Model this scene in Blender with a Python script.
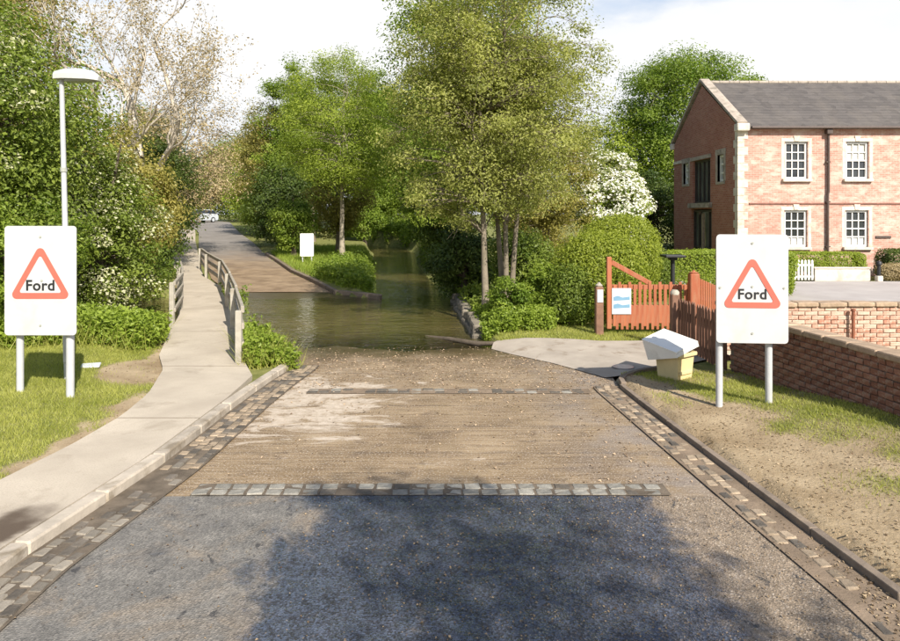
import bpy, math, random
import numpy as np
from mathutils import Vector, Matrix

R = math.radians
scene = bpy.context.scene
COL = scene.collection
for o in list(bpy.data.objects):
    bpy.data.objects.remove(o)

# ------------------------------------------------------------------ camera, sky, sun, exposure
cam_d = bpy.data.cameras.new("camera")
cam = bpy.data.objects.new("camera", cam_d)
COL.objects.link(cam)
cam.location = (0, 0, 2.5)
cam.rotation_euler = (R(90), 0, 0)
cam_d.sensor_width = 36
cam_d.lens = 26.8
cam_d.shift_y = -0.118
cam_d.clip_start = 0.05
cam_d.clip_end = 6000
scene.camera = cam

SUN_EL = R(38)
SUN_TO = Vector((0.45, -0.893, 0)).normalized()          # horizontal direction towards the sun
world = bpy.data.worlds.new("World")
scene.world = world
world.use_nodes = True
wt = world.node_tree
wt.nodes.clear()
w_out = wt.nodes.new("ShaderNodeOutputWorld")
w_bg = wt.nodes.new("ShaderNodeBackground")
w_bg.inputs["Strength"].default_value = 0.122
w_sky = wt.nodes.new("ShaderNodeTexSky")
w_sky.sky_type = 'NISHITA'
w_sky.sun_disc = False
w_sky.sun_elevation = SUN_EL
w_sky.sun_rotation = math.atan2(SUN_TO.x, SUN_TO.y)
w_sky.dust_density = 1.2
w_tc = wt.nodes.new("ShaderNodeTexCoord")
w_map = wt.nodes.new("ShaderNodeMapping")
w_map.inputs["Scale"].default_value = (1.0, 1.0, 2.6)
w_no = wt.nodes.new("ShaderNodeTexNoise")
w_no.inputs["Scale"].default_value = 1.7
w_no.inputs["Detail"].default_value = 7
w_no.inputs["Roughness"].default_value = 0.55
w_ra = wt.nodes.new("ShaderNodeValToRGB")
w_ra.color_ramp.elements[0].position = 0.43
w_ra.color_ramp.elements[1].position = 0.58
w_cl = wt.nodes.new("ShaderNodeValToRGB")
w_cl.color_ramp.elements[0].position = 0.40
w_cl.color_ramp.elements[0].color = (0.78, 0.81, 0.86, 1)
w_cl.color_ramp.elements[1].position = 0.7
w_cl.color_ramp.elements[1].color = (1.0, 1.0, 1.0, 1)
w_sc = wt.nodes.new("ShaderNodeVectorMath")
w_sc.operation = 'SCALE'
w_sc.inputs["Scale"].default_value = 5.7
w_mx = wt.nodes.new("ShaderNodeMix")
w_mx.data_type = 'RGBA'
L = wt.links.new
L(w_tc.outputs["Generated"], w_map.inputs["Vector"])
L(w_map.outputs["Vector"], w_no.inputs["Vector"])
w_sp = wt.nodes.new("ShaderNodeSeparateXYZ")
w_hz = wt.nodes.new("ShaderNodeMath")                    # more cloud towards the horizon, more blue overhead
w_hz.operation = 'MULTIPLY_ADD'
w_hz.inputs[1].default_value = -0.46
L(w_tc.outputs["Generated"], w_sp.inputs[0])
L(w_sp.outputs["Z"], w_hz.inputs[0])
w_ad = wt.nodes.new("ShaderNodeMath")
w_ad.operation = 'ADD'
w_hz.inputs[2].default_value = 0.15
L(w_hz.outputs[0], w_ad.inputs[0])
L(w_no.outputs["Fac"], w_ad.inputs[1])
L(w_ad.outputs[0], w_ra.inputs["Fac"])
L(w_no.outputs["Fac"], w_cl.inputs["Fac"])
L(w_cl.outputs["Color"], w_sc.inputs[0])
L(w_ra.outputs["Color"], w_mx.inputs["Factor"])
L(w_sky.outputs["Color"], w_mx.inputs["A"])
L(w_sc.outputs["Vector"], w_mx.inputs["B"])
L(w_mx.outputs["Result"], w_bg.inputs["Color"])
L(w_bg.outputs["Background"], w_out.inputs["Surface"])

sun_d = bpy.data.lights.new("sun", 'SUN')
sun = bpy.data.objects.new("sun", sun_d)
COL.objects.link(sun)
sun_d.energy = 5.0
sun_d.angle = R(0.5)
sun_d.color = (1.0, 0.935, 0.83)
sdir = Vector((SUN_TO.x * math.cos(SUN_EL), SUN_TO.y * math.cos(SUN_EL), math.sin(SUN_EL)))
sun.rotation_euler = sdir.to_track_quat('Z', 'Y').to_euler()
sun.location = sdir * 50

scene.view_settings.view_transform = 'Standard'
scene.view_settings.look = 'None'
scene.view_settings.exposure = 0.66
scene.view_settings.gamma = 1.0
scene.render.engine = 'CYCLES'
try:
    scene.cycles.use_denoising = True
    scene.cycles.max_bounces = 8
    scene.cycles.transparent_max_bounces = 12
except Exception:
    pass

# ------------------------------------------------------------------ helpers: objects
def put(name, me, parent=None, loc=(0, 0, 0), rot=(0, 0, 0)):
    o = bpy.data.objects.new(name, me)
    COL.objects.link(o)
    o.location = loc
    o.rotation_euler = rot
    if parent is not None:
        o.parent = parent
    return o

def tag(o, label=None, cat=None, group=None, kind=None):
    if label: o["label"] = label
    if cat: o["category"] = cat
    if group: o["group"] = group
    if kind: o["kind"] = kind
    return o

def thing(name, label, cat, loc=(0, 0, 0), rz=0, group=None):
    return tag(put(name, None, None, loc, (0, 0, rz)), label, cat, group)

def structure(o):
    o["kind"] = "structure"
    return o

def np_mesh(name, V, F, mat=None, tint=None, smooth=False):
    V = np.asarray(V, dtype=np.float32).reshape(-1, 3)
    F = np.asarray(F, dtype=np.int32)
    me = bpy.data.meshes.new(name)
    n, k = F.shape
    me.vertices.add(len(V))
    me.vertices.foreach_set("co", V.ravel())
    me.loops.add(n * k)
    me.loops.foreach_set("vertex_index", F.ravel())
    me.polygons.add(n)
    me.polygons.foreach_set("loop_start", np.arange(0, n * k, k, dtype=np.int32))
    me.polygons.foreach_set("use_smooth", np.full(n, bool(smooth)))
    if tint is not None:
        a = me.attributes.new("tint", 'FLOAT', 'POINT')
        a.data.foreach_set("value", np.asarray(tint, dtype=np.float32))
    me.update(calc_edges=True)
    if mat is not None:
        me.materials.append(mat)
    return me

class MB:
    """collects boxes, tubes and lofts into one mesh (polygons of any size)"""
    def __init__(self):
        self.v, self.f, self.s = [], [], []
    def add(self, vs, fs, smooth=False):
        b = len(self.v)
        self.v += [tuple(p) for p in vs]
        for f in fs:
            self.f.append(tuple(i + b for i in f))
            self.s.append(smooth)
        return self
    def box(self, c, s, bev=0.0, M=None, taper=1.0):
        """box at centre c, size s, chamfered by bev; taper scales the top in x and y"""
        hx, hy, hz = s[0] / 2, s[1] / 2, s[2] / 2
        b = min(bev, hx * .9, hy * .9, hz * .9)
        vs, fs = [], []
        if b <= 0:
            for z in (-hz, hz):
                t = taper if z > 0 else 1
                vs += [(-hx * t, -hy * t, z), (hx * t, -hy * t, z), (hx * t, hy * t, z), (-hx * t, hy * t, z)]
            fs = [(3, 2, 1, 0), (4, 5, 6, 7), (0, 1, 5, 4), (1, 2, 6, 5), (2, 3, 7, 6), (3, 0, 4, 7)]
        else:
            def ring(z, ix, t):
                x, y, c = hx * t - ix, hy * t - ix, b * .9 - ix * .4
                return [(-x + c, -y, z), (x - c, -y, z), (x, -y + c, z), (x, y - c, z), (x - c, y, z), (-x + c, y, z), (-x, y - c, z), (-x, -y + c, z)]
            vs += ring(-hz, b * .6, 1) + ring(-hz + b, 0, 1) + ring(hz - b, 0, taper) + ring(hz, b * .6, taper)
            fs.append(tuple(range(7, -1, -1)))
            for k in range(3):
                for i in range(8):
                    j = (i + 1) % 8
                    fs.append((k * 8 + i, k * 8 + j, k * 8 + 8 + j, k * 8 + 8 + i))
            fs.append(tuple(range(24, 32)))
        if M is not None:
            vs = [M @ Vector(p) for p in vs]
        vs = [(p[0] + c[0], p[1] + c[1], p[2] + c[2]) for p in vs]
        return self.add(vs, fs)
    def tube(self, pts, rad, n=8, cap=True, smooth=True):
        pts = [Vector(p) for p in pts]
        if not hasattr(rad, '__len__'):
            rad = [rad] * len(pts)
        vs, fs = [], []
        for i, p in enumerate(pts):
            d = (pts[min(i + 1, len(pts) - 1)] - pts[max(i - 1, 0)]).normalized()
            ref = Vector((0, 1, 0)) if abs(d.y) < 0.9 else Vector((1, 0, 0))
            u = d.cross(ref).normalized()
            w = d.cross(u).normalized()
            for k in range(n):
                a = 2 * math.pi * k / n
                vs.append(p + (u * math.cos(a) + w * math.sin(a)) * rad[i])
        for i in range(len(pts) - 1):
            for k in range(n):
                l = (k + 1) % n
                fs.append((i * n + k, i * n + l, (i + 1) * n + l, (i + 1) * n + k))
        self.add(vs, fs, smooth)
        if cap:
            self.add([vs[k] for k in range(n)], [tuple(range(n))])
            self.add([vs[-n + k] for k in range(n)], [tuple(range(n - 1, -1, -1))])
        return self
    def beam(self, a, b, w, h, up=(0, 0, 1), bev=0.004):
        """rectangular bar from a to b, w across, h along up"""
        a, b = Vector(a), Vector(b)
        d = b - a
        x = d.normalized()
        u = Vector(up)
        y = u.cross(x).normalized()
        z = x.cross(y).normalized()
        M = Matrix((x, y, z)).transposed()
        return self.box((a + b) / 2, (d.length, w, h), bev, M)
    def prism(self, poly, y0, y1):
        """polygon in (x, z) extruded along y"""
        n = len(poly)
        vs = [(x, y0, z) for x, z in poly] + [(x, y1, z) for x, z in poly]
        fs = [tuple(range(n)), tuple(range(2 * n - 1, n - 1, -1))]
        for i in range(n):
            j = (i + 1) % n
            fs.append((i, i + n, j + n, j))
        return self.add(vs, fs)
    def mesh(self, name, mat):
        me = bpy.data.meshes.new(name)
        me.from_pydata(self.v, [], self.f)
        me.polygons.foreach_set("use_smooth", self.s)
        if mat is not None:
            for m in (mat if isinstance(mat, (list, tuple)) else [mat]):
                me.materials.append(m)
        import bmesh
        bm = bmesh.new()
        bm.from_mesh(me)
        bmesh.ops.recalc_face_normals(bm, faces=bm.faces)
        bm.to_mesh(me)
        bm.free()
        me.update()
        return me
    def build(self, name, mat, parent=None, loc=(0, 0, 0), rot=(0, 0, 0)):
        return put(name, self.mesh(name, mat), parent, loc, rot)

# ------------------------------------------------------------------ helpers: materials
class NT:
    def __init__(self, name):
        self.m = bpy.data.materials.new(name)
        self.m.use_nodes = True
        self.t = self.m.node_tree
        self.t.nodes.clear()
        self.out = self.n("ShaderNodeOutputMaterial")
        self.tc = self.n("ShaderNodeTexCoord")
        self.co = self.tc.outputs["Object"]
    def n(self, k, **kw):
        x = self.t.nodes.new(k)
        for a, b in kw.items():
            setattr(x, a, b)
        return x
    def l(self, a, b):
        self.t.links.new(a, b)
    def set(self, sock, v):
        if isinstance(v, bpy.types.NodeSocket):
            self.l(v, sock)
        elif isinstance(v, (tuple, list)):
            sock.default_value = tuple(v) + ((1,) if len(v) == 3 and sock.type == 'RGBA' else ())
        else:
            sock.default_value = v
    def noise(self, scale, detail=4, rough=.55, co=None, dist=0.0):
        x = self.n("ShaderNodeTexNoise")
        self.l(co or self.co, x.inputs["Vector"])
        x.inputs["Scale"].default_value = scale
        x.inputs["Detail"].default_value = detail
        x.inputs["Roughness"].default_value = rough
        x.inputs["Distortion"].default_value = dist
        return x.outputs["Fac"]
    def voro(self, scale, feature='F1', out="Distance", co=None):
        x = self.n("ShaderNodeTexVoronoi", feature=feature)
        self.l(co or self.co, x.inputs["Vector"])
        x.inputs["Scale"].default_value = scale
        return x.outputs[out]
    def scaled(self, s, co=None):
        x = self.n("ShaderNodeMapping")
        self.l(co or self.co, x.inputs["Vector"])
        x.inputs["Scale"].default_value = s
        return x.outputs["Vector"]
    def ramp(self, f, lo, hi, c0=(0, 0, 0), c1=(1, 1, 1)):
        x = self.n("ShaderNodeValToRGB")
        self.l(f, x.inputs["Fac"])
        e = x.color_ramp.elements
        e[0].position, e[1].position = lo, hi
        e[0].color, e[1].color = tuple(c0) + (1,), tuple(c1) + (1,)
        return x.outputs["Color"]
    def mix(self, f, a, b, mode='MIX'):
        x = self.n("ShaderNodeMix", data_type='RGBA', blend_type=mode)
        self.set(x.inputs["Factor"], f)
        self.set(x.inputs["A"], a)
        self.set(x.inputs["B"], b)
        return x.outputs["Result"]
    def math(self, op, a, b=0.0, clamp=False):
        x = self.n("ShaderNodeMath", operation=op, use_clamp=clamp)
        self.set(x.inputs[0], a)
        self.set(x.inputs[1], b)
        return x.outputs[0]
    def step(self, v, lo, hi):
        x = self.n("ShaderNodeMapRange", interpolation_type='SMOOTHSTEP')
        self.set(x.inputs["Value"], v)
        x.inputs["From Min"].default_value = lo
        x.inputs["From Max"].default_value = hi
        return x.outputs["Result"]
    def xyz(self, co=None):
        x = self.n("ShaderNodeSeparateXYZ")
        self.l(co or self.co, x.inputs[0])
        return x.outputs
    def bump(self, h, strength=.4, dist=.02, normal=None):
        x = self.n("ShaderNodeBump")
        self.l(h, x.inputs["Height"])
        x.inputs["Strength"].default_value = strength
        x.inputs["Distance"].default_value = dist
        if normal is not None:
            self.l(normal, x.inputs["Normal"])
        return x.outputs["Normal"]
    def bsdf(self, color, rough=.8, normal=None, spec=.4, metal=0.0, **kw):
        x = self.n("ShaderNodeBsdfPrincipled")
        self.set(x.inputs["Base Color"], color)
        self.set(x.inputs["Roughness"], rough)
        self.set(x.inputs["Specular IOR Level"], spec)
        self.set(x.inputs["Metallic"], metal)
        if normal is not None:
            self.l(normal, x.inputs["Normal"])
        return x.outputs["BSDF"]
    def done(self, sh):
        self.l(sh, self.out.inputs["Surface"])
        return self.m

def plain(name, c, rough=.7, var=.25, scale=8, bump=.15, fine=60, spec=.4, metal=0.0, rnd=0.0, dirt=None):
    t = NT(name)
    n1 = t.noise(scale, 5)
    col = t.mix(t.ramp(n1, .3, .7), tuple(x * (1 - var) for x in c), tuple(min(1, x * (1 + var)) for x in c))
    if dirt is not None:
        col = t.mix(t.ramp(t.noise(scale * .6, 6, .65, dist=.4), .52, .68, (0, 0, 0), (.8, .8, .8)), col, dirt)
    if rnd:
        oi = t.n("ShaderNodeObjectInfo")
        hs = t.n("ShaderNodeHueSaturation")
        t.set(hs.inputs["Value"], t.math('ADD', t.math('MULTIPLY', oi.outputs["Random"], 2 * rnd), 1 - rnd))
        t.l(col, hs.inputs["Color"])
        col = hs.outputs["Color"]
    return t.done(t.bsdf(col, rough, t.bump(t.noise(fine, 4), bump, .01), spec, metal))

def leaf_mat(name, c0, c1, trans=.3, c2=None):
    """leaf colour runs from c0 to c1 with the leaf's own tint value"""
    t = NT(name)
    a = t.n("ShaderNodeAttribute", attribute_name="tint")
    col = t.ramp(a.outputs["Fac"], 0, 1, c0, c1)
    if c2 is not None:
        col = t.mix(t.ramp(t.noise(.9, 3), .5, .62), col, c2)
    x = t.bsdf(col, .5, None, .35)
    tr = t.n("ShaderNodeBsdfTranslucent")
    t.l(t.mix(1.0, col, (1.25, 1.35, .6), 'MULTIPLY'), tr.inputs["Color"])
    mx = t.n("ShaderNodeMixShader")
    mx.inputs[0].default_value = trans
    t.l(x, mx.inputs[1])
    t.l(tr.outputs[0], mx.inputs[2])
    return t.done(mx.outputs[0])

# ------------------------------------------------------------------ the lie of the land (metres; x right, y away, z up)
def lerp_pts(pts):
    a = np.array(pts, dtype=float)
    return lambda y: np.interp(y, a[:, 0], a[:, 1])

kerb_left = lerp_pts([(-15, -3.4), (3, -3.12), (4.7, -3.10), (5.5, -3.0), (6.6, -2.86), (8.8, -2.77), (10.8, -2.6)])
kerb_right = lerp_pts([(-15, 3.3), (2, 2.95), (4.3, 2.88), (5.1, 2.8), (7.4, 2.6), (9.5, 2.42), (9.9, 2.45)])
road_l = lerp_pts([(-15, -3.4), (3, -3.12), (4.7, -3.10), (5.5, -3.0), (6.6, -2.86), (8.8, -2.77), (10.8, -2.6), (12, -3.2), (14, -4.1), (18, -5.6),
                   (21, -6.7), (25, -8.9), (27, -9.7), (35, -13.1), (44, -16.5), (56, -21), (77, -30.2), (110, -46)])
road_r = lerp_pts([(-15, 3.3), (2, 2.95), (4.3, 2.88), (5.1, 2.8), (7.4, 2.6), (9.5, 2.42), (10.3, 2.5), (11, 2.1), (12.8, .9), (13.3, .85), (17, .4), (18.5, -.6), (20.9, -2.4), (21.6, -3.7),
                   (27, -6.4), (35, -9.6), (44, -12.9), (56, -17.6), (77, -25.3), (110, -41)])
path_l = lerp_pts([(-15, -5.0), (4, -4.25), (6, -4.08), (7, -3.95), (8, -3.92), (9, -4.05), (10.4, -4.45), (11.4, -4.95), (13.8, -5.75), (16, -6.45), (22, -8.9), (30, -12.4), (45, -18.5), (60, -24.5)])
path_r = lerp_pts([(-15, -3.55), (3, -3.27), (4.7, -3.25), (5.5, -3.15), (6.6, -3.01), (8.8, -2.92), (10.0, -2.95), (10.8, -3.3), (12, -3.72), (14, -4.45), (18, -6.0), (22, -7.55), (25, -9.2), (30, -11.2), (45, -17.1), (60, -22.8)])
_rz = np.array([(-20, 0), (10, 0), (11.5, -.045), (13.1, -.12), (15, -.22), (17, -.27), (19, -.22), (20.9, -.12), (22.5, -.02), (25, .08), (50, .80), (77, 1.58), (110, 1.75), (400, 2.0), (3000, 2)])
def road_z(y):
    return np.interp(y, _rz[:, 0], _rz[:, 1])
WATER = np.array([(-40, 14.5), (-8, 13.6), (-3.8, 13.2), (-1, 12.9), (.55, 13.4), (.62, 14.5), (.1, 20), (-.34, 23), (-1.6, 34), (-2.3, 45), (-3.8, 53), (-8.5, 59.5), (-20, 64),
                  (-20, 61), (-10, 56.5), (-6.6, 51), (-5.2, 45), (-3.95, 34.4), (-2.75, 23.1), (-2.3, 20.7), (-4, 20.9), (-6.5, 20.9), (-10, 20.9), (-40, 21.5)], dtype=float)
WATER_Z = -0.12
def water_sd(x, y):
    """signed distance to the edge of the stream, negative in the water"""
    x, y = np.broadcast_arrays(np.asarray(x, float), np.asarray(y, float))
    d = np.full(x.shape, 1e9)
    ins = np.zeros(x.shape, bool)
    n = len(WATER)
    for i in range(n):
        (ax, ay), (bx, by) = WATER[i], WATER[(i + 1) % n]
        ex, ey = bx - ax, by - ay
        t = np.clip(((x - ax) * ex + (y - ay) * ey) / (ex * ex + ey * ey), 0, 1)
        d = np.minimum(d, np.hypot(x - ax - t * ex, y - ay - t * ey))
        c = ((ay > y) != (by > y)) & (x < (bx - ax) * (y - ay) / (by - ay + 1e-12) + ax)
        ins ^= c
    return np.where(ins, -d, d)
def ss(v, a, b):
    t = np.clip((v - a) / (b - a), 0, 1)
    return t * t * (3 - 2 * t)
def wob(x, y):
    return (np.sin(x * 1.7 + y * .9) + np.sin(x * .8 - y * 1.9 + 1.3) + np.sin(x * 3.1 + y * 2.3 + .7) * .5) / 2.5
def tz(x, y):
    x, y = np.broadcast_arrays(np.asarray(x, float), np.asarray(y, float))
    far = np.where(y > 21, np.interp(y, _rz[:, 0], _rz[:, 1]), 0)
    far = np.where(y > 21, np.maximum(far, 0.0), 0) * (1 - ss(x, -3, 4)) * .9
    base = far + .02
    # left verge, rising away from the path
    lv = path_l(y) - x
    base = base + np.where((lv > 0) & (y < 24), .04 + .16 * ss(lv, 0, 2.0) + .3 * ss(lv, 3, 8), 0)
    # right verge bank
    rv = x - kerb_right(np.minimum(y, 9.9))
    on = (rv > .0) & (y < 11)
    bank = .072 + .23 * ss(rv, .5, 2.3) * (1 - ss(y, 7.2, 9.8))
    base = np.where(on, bank * (1 - ss(y, 9.9, 10.9)) + .0 * y, base)
    # island kerb height beside the far lane
    iv = x - road_r(y)
    base = base + np.where((iv > .1) & (y > 21) & (y < 40) & (x < 0), .10, 0)
    base = base + .025 * wob(x * .9, y * .9) * ss(np.abs(x), 3, 6)
    sd = water_sd(x, y)
    z = np.where(sd < 0, WATER_Z - .42 * ss(-sd, 0, 1.4), WATER_Z + (base - WATER_Z) * ss(sd, 0.0, .55))
    # below the road and the path
    inroad = (x > road_l(y) - .12) & (x < road_r(y) + .10) & (y < 112)
    z = np.where(inroad, np.minimum(z, road_z(y) - .05), z)
    indrive = (x > .78) & (x < 13.9) & (y > np.interp(x, DRIVE_N[:, 0], DRIVE_N[:, 1]) + np.where(x > 2.5, .12, -.1)) & (y < np.interp(x, DRIVE_F[:, 0], DRIVE_F[:, 1]) - .06)
    z = np.where(indrive, np.minimum(z, road_z(y) - .06), z)
    inpath = (x > path_l(y) + .02) & (x < path_r(y) + .1) & (y < 61)
    z = np.where(inpath, np.minimum(z, path_z(y) - .05), z)
    return z
DRIVE_N = np.array([(.80, 12.95), (1.12, 12.35), (1.75, 11.4), (2.38, 10.25), (2.66, 10.22), (3.1, 10.6), (3.7, 10.85), (4.3, 11.3), (9.2, 11.9), (14, 12.2)])
DRIVE_F = np.array([(.92, 13.25), (1.5, 13.32), (1.95, 13.3), (2.4, 13.2), (2.9, 13.0), (3.5, 13.0), (4.2, 13.05), (5, 13.2), (6, 13.3), (14, 13.9)])
def path_z(y):
    return np.interp(y, [-20, 10.5, 12.5, 20, 23, 30, 61], [.10, .10, .12, .14, .16, .30, 1.2])

def grass_density(x, y):
    x, y = np.broadcast_arrays(np.asarray(x, float), np.asarray(y, float))
    w = wob(x * 1.9 + 3, y * 1.9) * .28 + wob(x * 5, y * 5) * .16
    d = np.full(x.shape, .75)
    lv = path_l(y) - x
    left = (lv > 0) & (y < 24)
    dl = ss(lv + w * .9, .04, .36)
    bare = 1.5 * np.exp(-(((x + 4.75) / .6) ** 2 + ((y - 10.4) / .9) ** 2))
    d = np.where(left, dl * (1 - .95 * ss(bare + w * .5, .25, .7)), d)
    right = (x > kerb_right(np.minimum(y, 9.9))) & (y < 11.2) & (x < 6)
    edge = x - (3.08 + (8.8 - y) * .30) + w * 1.1
    dr = ss(edge, -.1, .45) * (.62 + .5 * np.clip(w * 2, -1, .7))
    front = np.exp(-(((x - 2.95) / .3) ** 2 + ((y - 9.0) / .7) ** 2)) * .5 + np.exp(-(((x - 4.0) / .5) ** 2 + ((y - 5.9) / .35) ** 2)) * .6
    d = np.where(right, np.clip(np.maximum(dr, front * (w > -.05)), 0, 1), d)
    return np.clip(d, 0, 1)

# ------------------------------------------------------------------ ground sheet
def axis(dense0, dense1, step, grow, lo, hi):
    a = list(np.arange(dense0, dense1 + 1e-6, step))
    s = step
    while a[-1] < hi:
        s *= grow
        a.append(a[-1] + s)
    s = step
    while a[0] > lo:
        s *= grow
        a.insert(0, a[0] - s)
    return np.array(a)
def grid_faces(ny, nx):
    i = np.arange(ny - 1)[:, None] * nx + np.arange(nx - 1)[None, :]
    return np.stack([i, i + 1, i + nx + 1, i + nx], -1).reshape(-1, 4)

gx = axis(-7.5, 6.2, .1, 1.035, -3000, 3000)
gy = axis(2.0, 15.0, .1, 1.025, -3000, 3000)
GX, GY = np.meshgrid(gx, gy)
GZ = tz(GX, GY)

t = NT("ground_soil")
at = t.n("ShaderNodeAttribute", attribute_name="tint")
soil = t.mix(t.ramp(t.noise(1.6, 6, .6), .35, .65), (.265, .195, .115), (.405, .315, .20))
soil = t.mix(t.ramp(t.voro(28, 'F1', 'Distance'), .0, .25), (.44, .35, .26), soil)
turf = t.mix(t.ramp(t.noise(5, 5), .35, .7), (.13, .145, .04), (.24, .23, .08))
gcol = t.mix(t.ramp(at.outputs["Fac"], .25, .75), soil, turf)
MAT_GROUND = t.done(t.bsdf(gcol, .95, t.bump(t.noise(24, 8, .7), .7, .03), .15))
structure(put("ground", np_mesh("ground", np.stack([GX, GY, GZ], -1), grid_faces(len(gy), len(gx)), MAT_GROUND, grass_density(GX, GY).ravel(), True)))

# ------------------------------------------------------------------ road surfaces
def strip(ys, xl, xr, zf, nx=14, crown=0.0):
    u = np.linspace(0, 1, nx)
    X = xl[:, None] + (xr - xl)[:, None] * u[None, :]
    Y = np.repeat(ys[:, None], nx, 1)
    Z = zf(ys)[:, None] + crown * (1 - (2 * u[None, :] - 1) ** 2)
    return np.stack([X, Y, Z], -1), grid_faces(len(ys), nx)

# old worn asphalt: grey on the left, gravelly and silty on the right, wet in the middle with the sky's blue painted in
t = NT("worn_asphalt")
px, py, pz = t.xyz()
stone = t.voro(70, 'F1', 'Color')
sd = t.voro(70, 'F1', 'Distance')
big = t.noise(.8, 6, .6, dist=.3)
grit = t.noise(160, 3)
dry_l = t.mix(t.ramp(t.noise(3.5, 7, .7), .35, .7), (.135, .129, .118), (.228, .214, .190))
dry_l = t.mix(t.math('MULTIPLY', t.ramp(t.noise(1.5, 7, .7, dist=.5), .5, .66), .7), dry_l, (.255, .205, .15))
dry_r = t.mix(t.ramp(t.noise(6, 7, .7), .3, .7), (.185, .142, .10), (.295, .232, .165))
dry_r = t.mix(t.ramp(t.math('MULTIPLY', t.noise(60, 2), 1.0), .58, .66), dry_r, (.42, .36, .29))
side = t.step(t.math('ADD', px, t.math('MULTIPLY', t.math('SUBTRACT', big, .5), 2.2)), -1.5, -.5)
dry = t.mix(side, dry_l, dry_r)
bw = t.n("ShaderNodeRGBToBW"); t.l(stone, bw.inputs[0])
dry = t.mix(.5, dry, t.mix(t.ramp(bw.outputs[0], .2, .85), (.35, .33, .31), (1.35, 1.3, 1.25)), 'MULTIPLY')
pitn = t.ramp(t.noise(6, 7, .78, co=t.scaled((1, .7, 1)), dist=.4), .585, .64)
dry = t.mix(pitn, dry, (.055, .052, .05))
# leaf-litter flecks lying on the wet surface
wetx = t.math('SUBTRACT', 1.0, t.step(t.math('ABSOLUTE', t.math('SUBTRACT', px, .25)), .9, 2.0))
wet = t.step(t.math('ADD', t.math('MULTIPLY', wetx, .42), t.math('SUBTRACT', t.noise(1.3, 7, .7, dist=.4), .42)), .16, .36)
wet_sky_col = t.mix(.78, t.mix(1.0, dry, (.45, .48, .54), 'MULTIPLY'), t.mix(t.ramp(bw.outputs[0], .3, .85), (.016, .019, .027), (.066, .092, .145)))  # wet stones darkened, with the blue sky reflection painted into their colour
fleck = t.ramp(t.voro(26, 'F1', 'Distance', t.scaled((1, 1, 1))), .16, .22, (1, 1, 1), (0, 0, 0))
fm = t.math('MULTIPLY', fleck, t.ramp(t.noise(9, 4, .7), .52, .60))
col = t.mix(wet, dry, wet_sky_col)
col = t.mix(t.math('MULTIPLY', t.math('MULTIPLY', fm, side), .85), col, t.mix(t.noise(37, 2), (.16, .10, .055), (.42, .33, .22)))
wfine = t.math('MULTIPLY', wet, t.ramp(t.noise(26, 4, .7), .38, .55))
rough = t.math('SUBTRACT', .82, t.math('MULTIPLY', wfine, .68))
nb = t.bump(t.math('ADD', sd, t.math('MULTIPLY', grit, .3)), .55, .012)
ash = t.bsdf(col, rough, nb, .5)
bs = ash.node                                             # a film of water over the wet part
t.l(t.math('MULTIPLY', wfine, t.ramp(t.noise(5, 6, .7), .42, .56)), bs.inputs["Coat Weight"])
bs.inputs["Coat Roughness"].default_value = .10
bs.inputs["Coat IOR"].default_value = 1.7
t.l(t.bump(sd, .35, .01), bs.inputs["Coat Normal"])
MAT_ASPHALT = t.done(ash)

# brushed concrete of the ford: brown and damp, paler where it has dried out on the left
t = NT("ford_concrete")
px, py, pz = t.xyz()
lines = t.noise(1, 3, .6, co=t.scaled((1.2, 26, 1)))
base = t.mix(t.ramp(t.noise(1.1, 7, .65, dist=.3), .3, .7), (.205, .142, .078), (.345, .255, .155))
base = t.mix(t.ramp(lines, .36, .60), t.mix(1.0, base, (.62, .59, .56), 'MULTIPLY'), base)
blot = t.ramp(t.noise(2.6, 8, .72, co=t.scaled((1, 1.6, 1)), dist=.8), .54, .64)
base = t.mix(t.math('MULTIPLY', blot, .7), base, (.125, .085, .052))
for jy in (7.02, 7.9, 8.75, 10.6, 11.7):
    dj = t.math('ABSOLUTE', t.math('ADD', t.math('SUBTRACT', py, jy), t.math('MULTIPLY', t.math('SUBTRACT', t.noise(2.3, 5, .6), .5), .16)))
    jm = t.math('MULTIPLY', t.math('SUBTRACT', 1.0, t.step(dj, .008, .045)), t.ramp(t.noise(1.7, 5), .36, .58))
    base = t.mix(t.math('MULTIPLY', jm, .65), base, (.085, .06, .04))
gry = t.math('MULTIPLY', t.step(px, .6, 2.2), t.ramp(t.noise(1.7, 6, .65), .4, .6))
base = t.mix(t.math('MULTIPLY', gry, .6), base, (.21, .185, .17))
base = t.mix(t.ramp(t.noise(55, 3), .56, .64), base, (.40, .335, .265))
base = t.mix(t.ramp(t.voro(40, 'F1', 'Distance'), .06, .2), t.mix(1.0, base, (.6, .55, .5), 'MULTIPLY'), base)
dl = t.math('SUBTRACT', 1.0, t.step(t.math('ABSOLUTE', t.math('ADD', px, 1.75)), .2, 1.5))
dy = t.math('SUBTRACT', 1.0, t.step(t.math('ABSOLUTE', t.math('SUBTRACT', py, 8.9)), .6, 2.4))
dn = t.noise(1.35, 9, .72, co=t.scaled((.8, 1.7, 1)), dist=.9)
dry = t.math('MULTIPLY', t.step(t.math('ADD', t.math('MULTIPLY', t.math('MULTIPLY', dl, dy), .20), dn), .60, .70), t.ramp(t.noise(7, 6, .75), .30, .55, (.25, .25, .25), (.9, .9, .9)))
col = t.mix(dry, base, t.mix(t.ramp(t.noise(12, 5), .3, .7), (.42, .35, .27), (.55, .47, .38)))
green = t.step(t.math('ADD', py, t.math('MULTIPLY', t.noise(2, 4), 1.2)), 12.4, 13.6)
col = t.mix(t.math('MULTIPLY', green, .7), col, (.10, .085, .035))
wet = t.step(t.math('ADD', py, t.math('MULTIPLY', t.noise(1.6, 6, .65), 3.4)), 12.6, 14.6)
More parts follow.
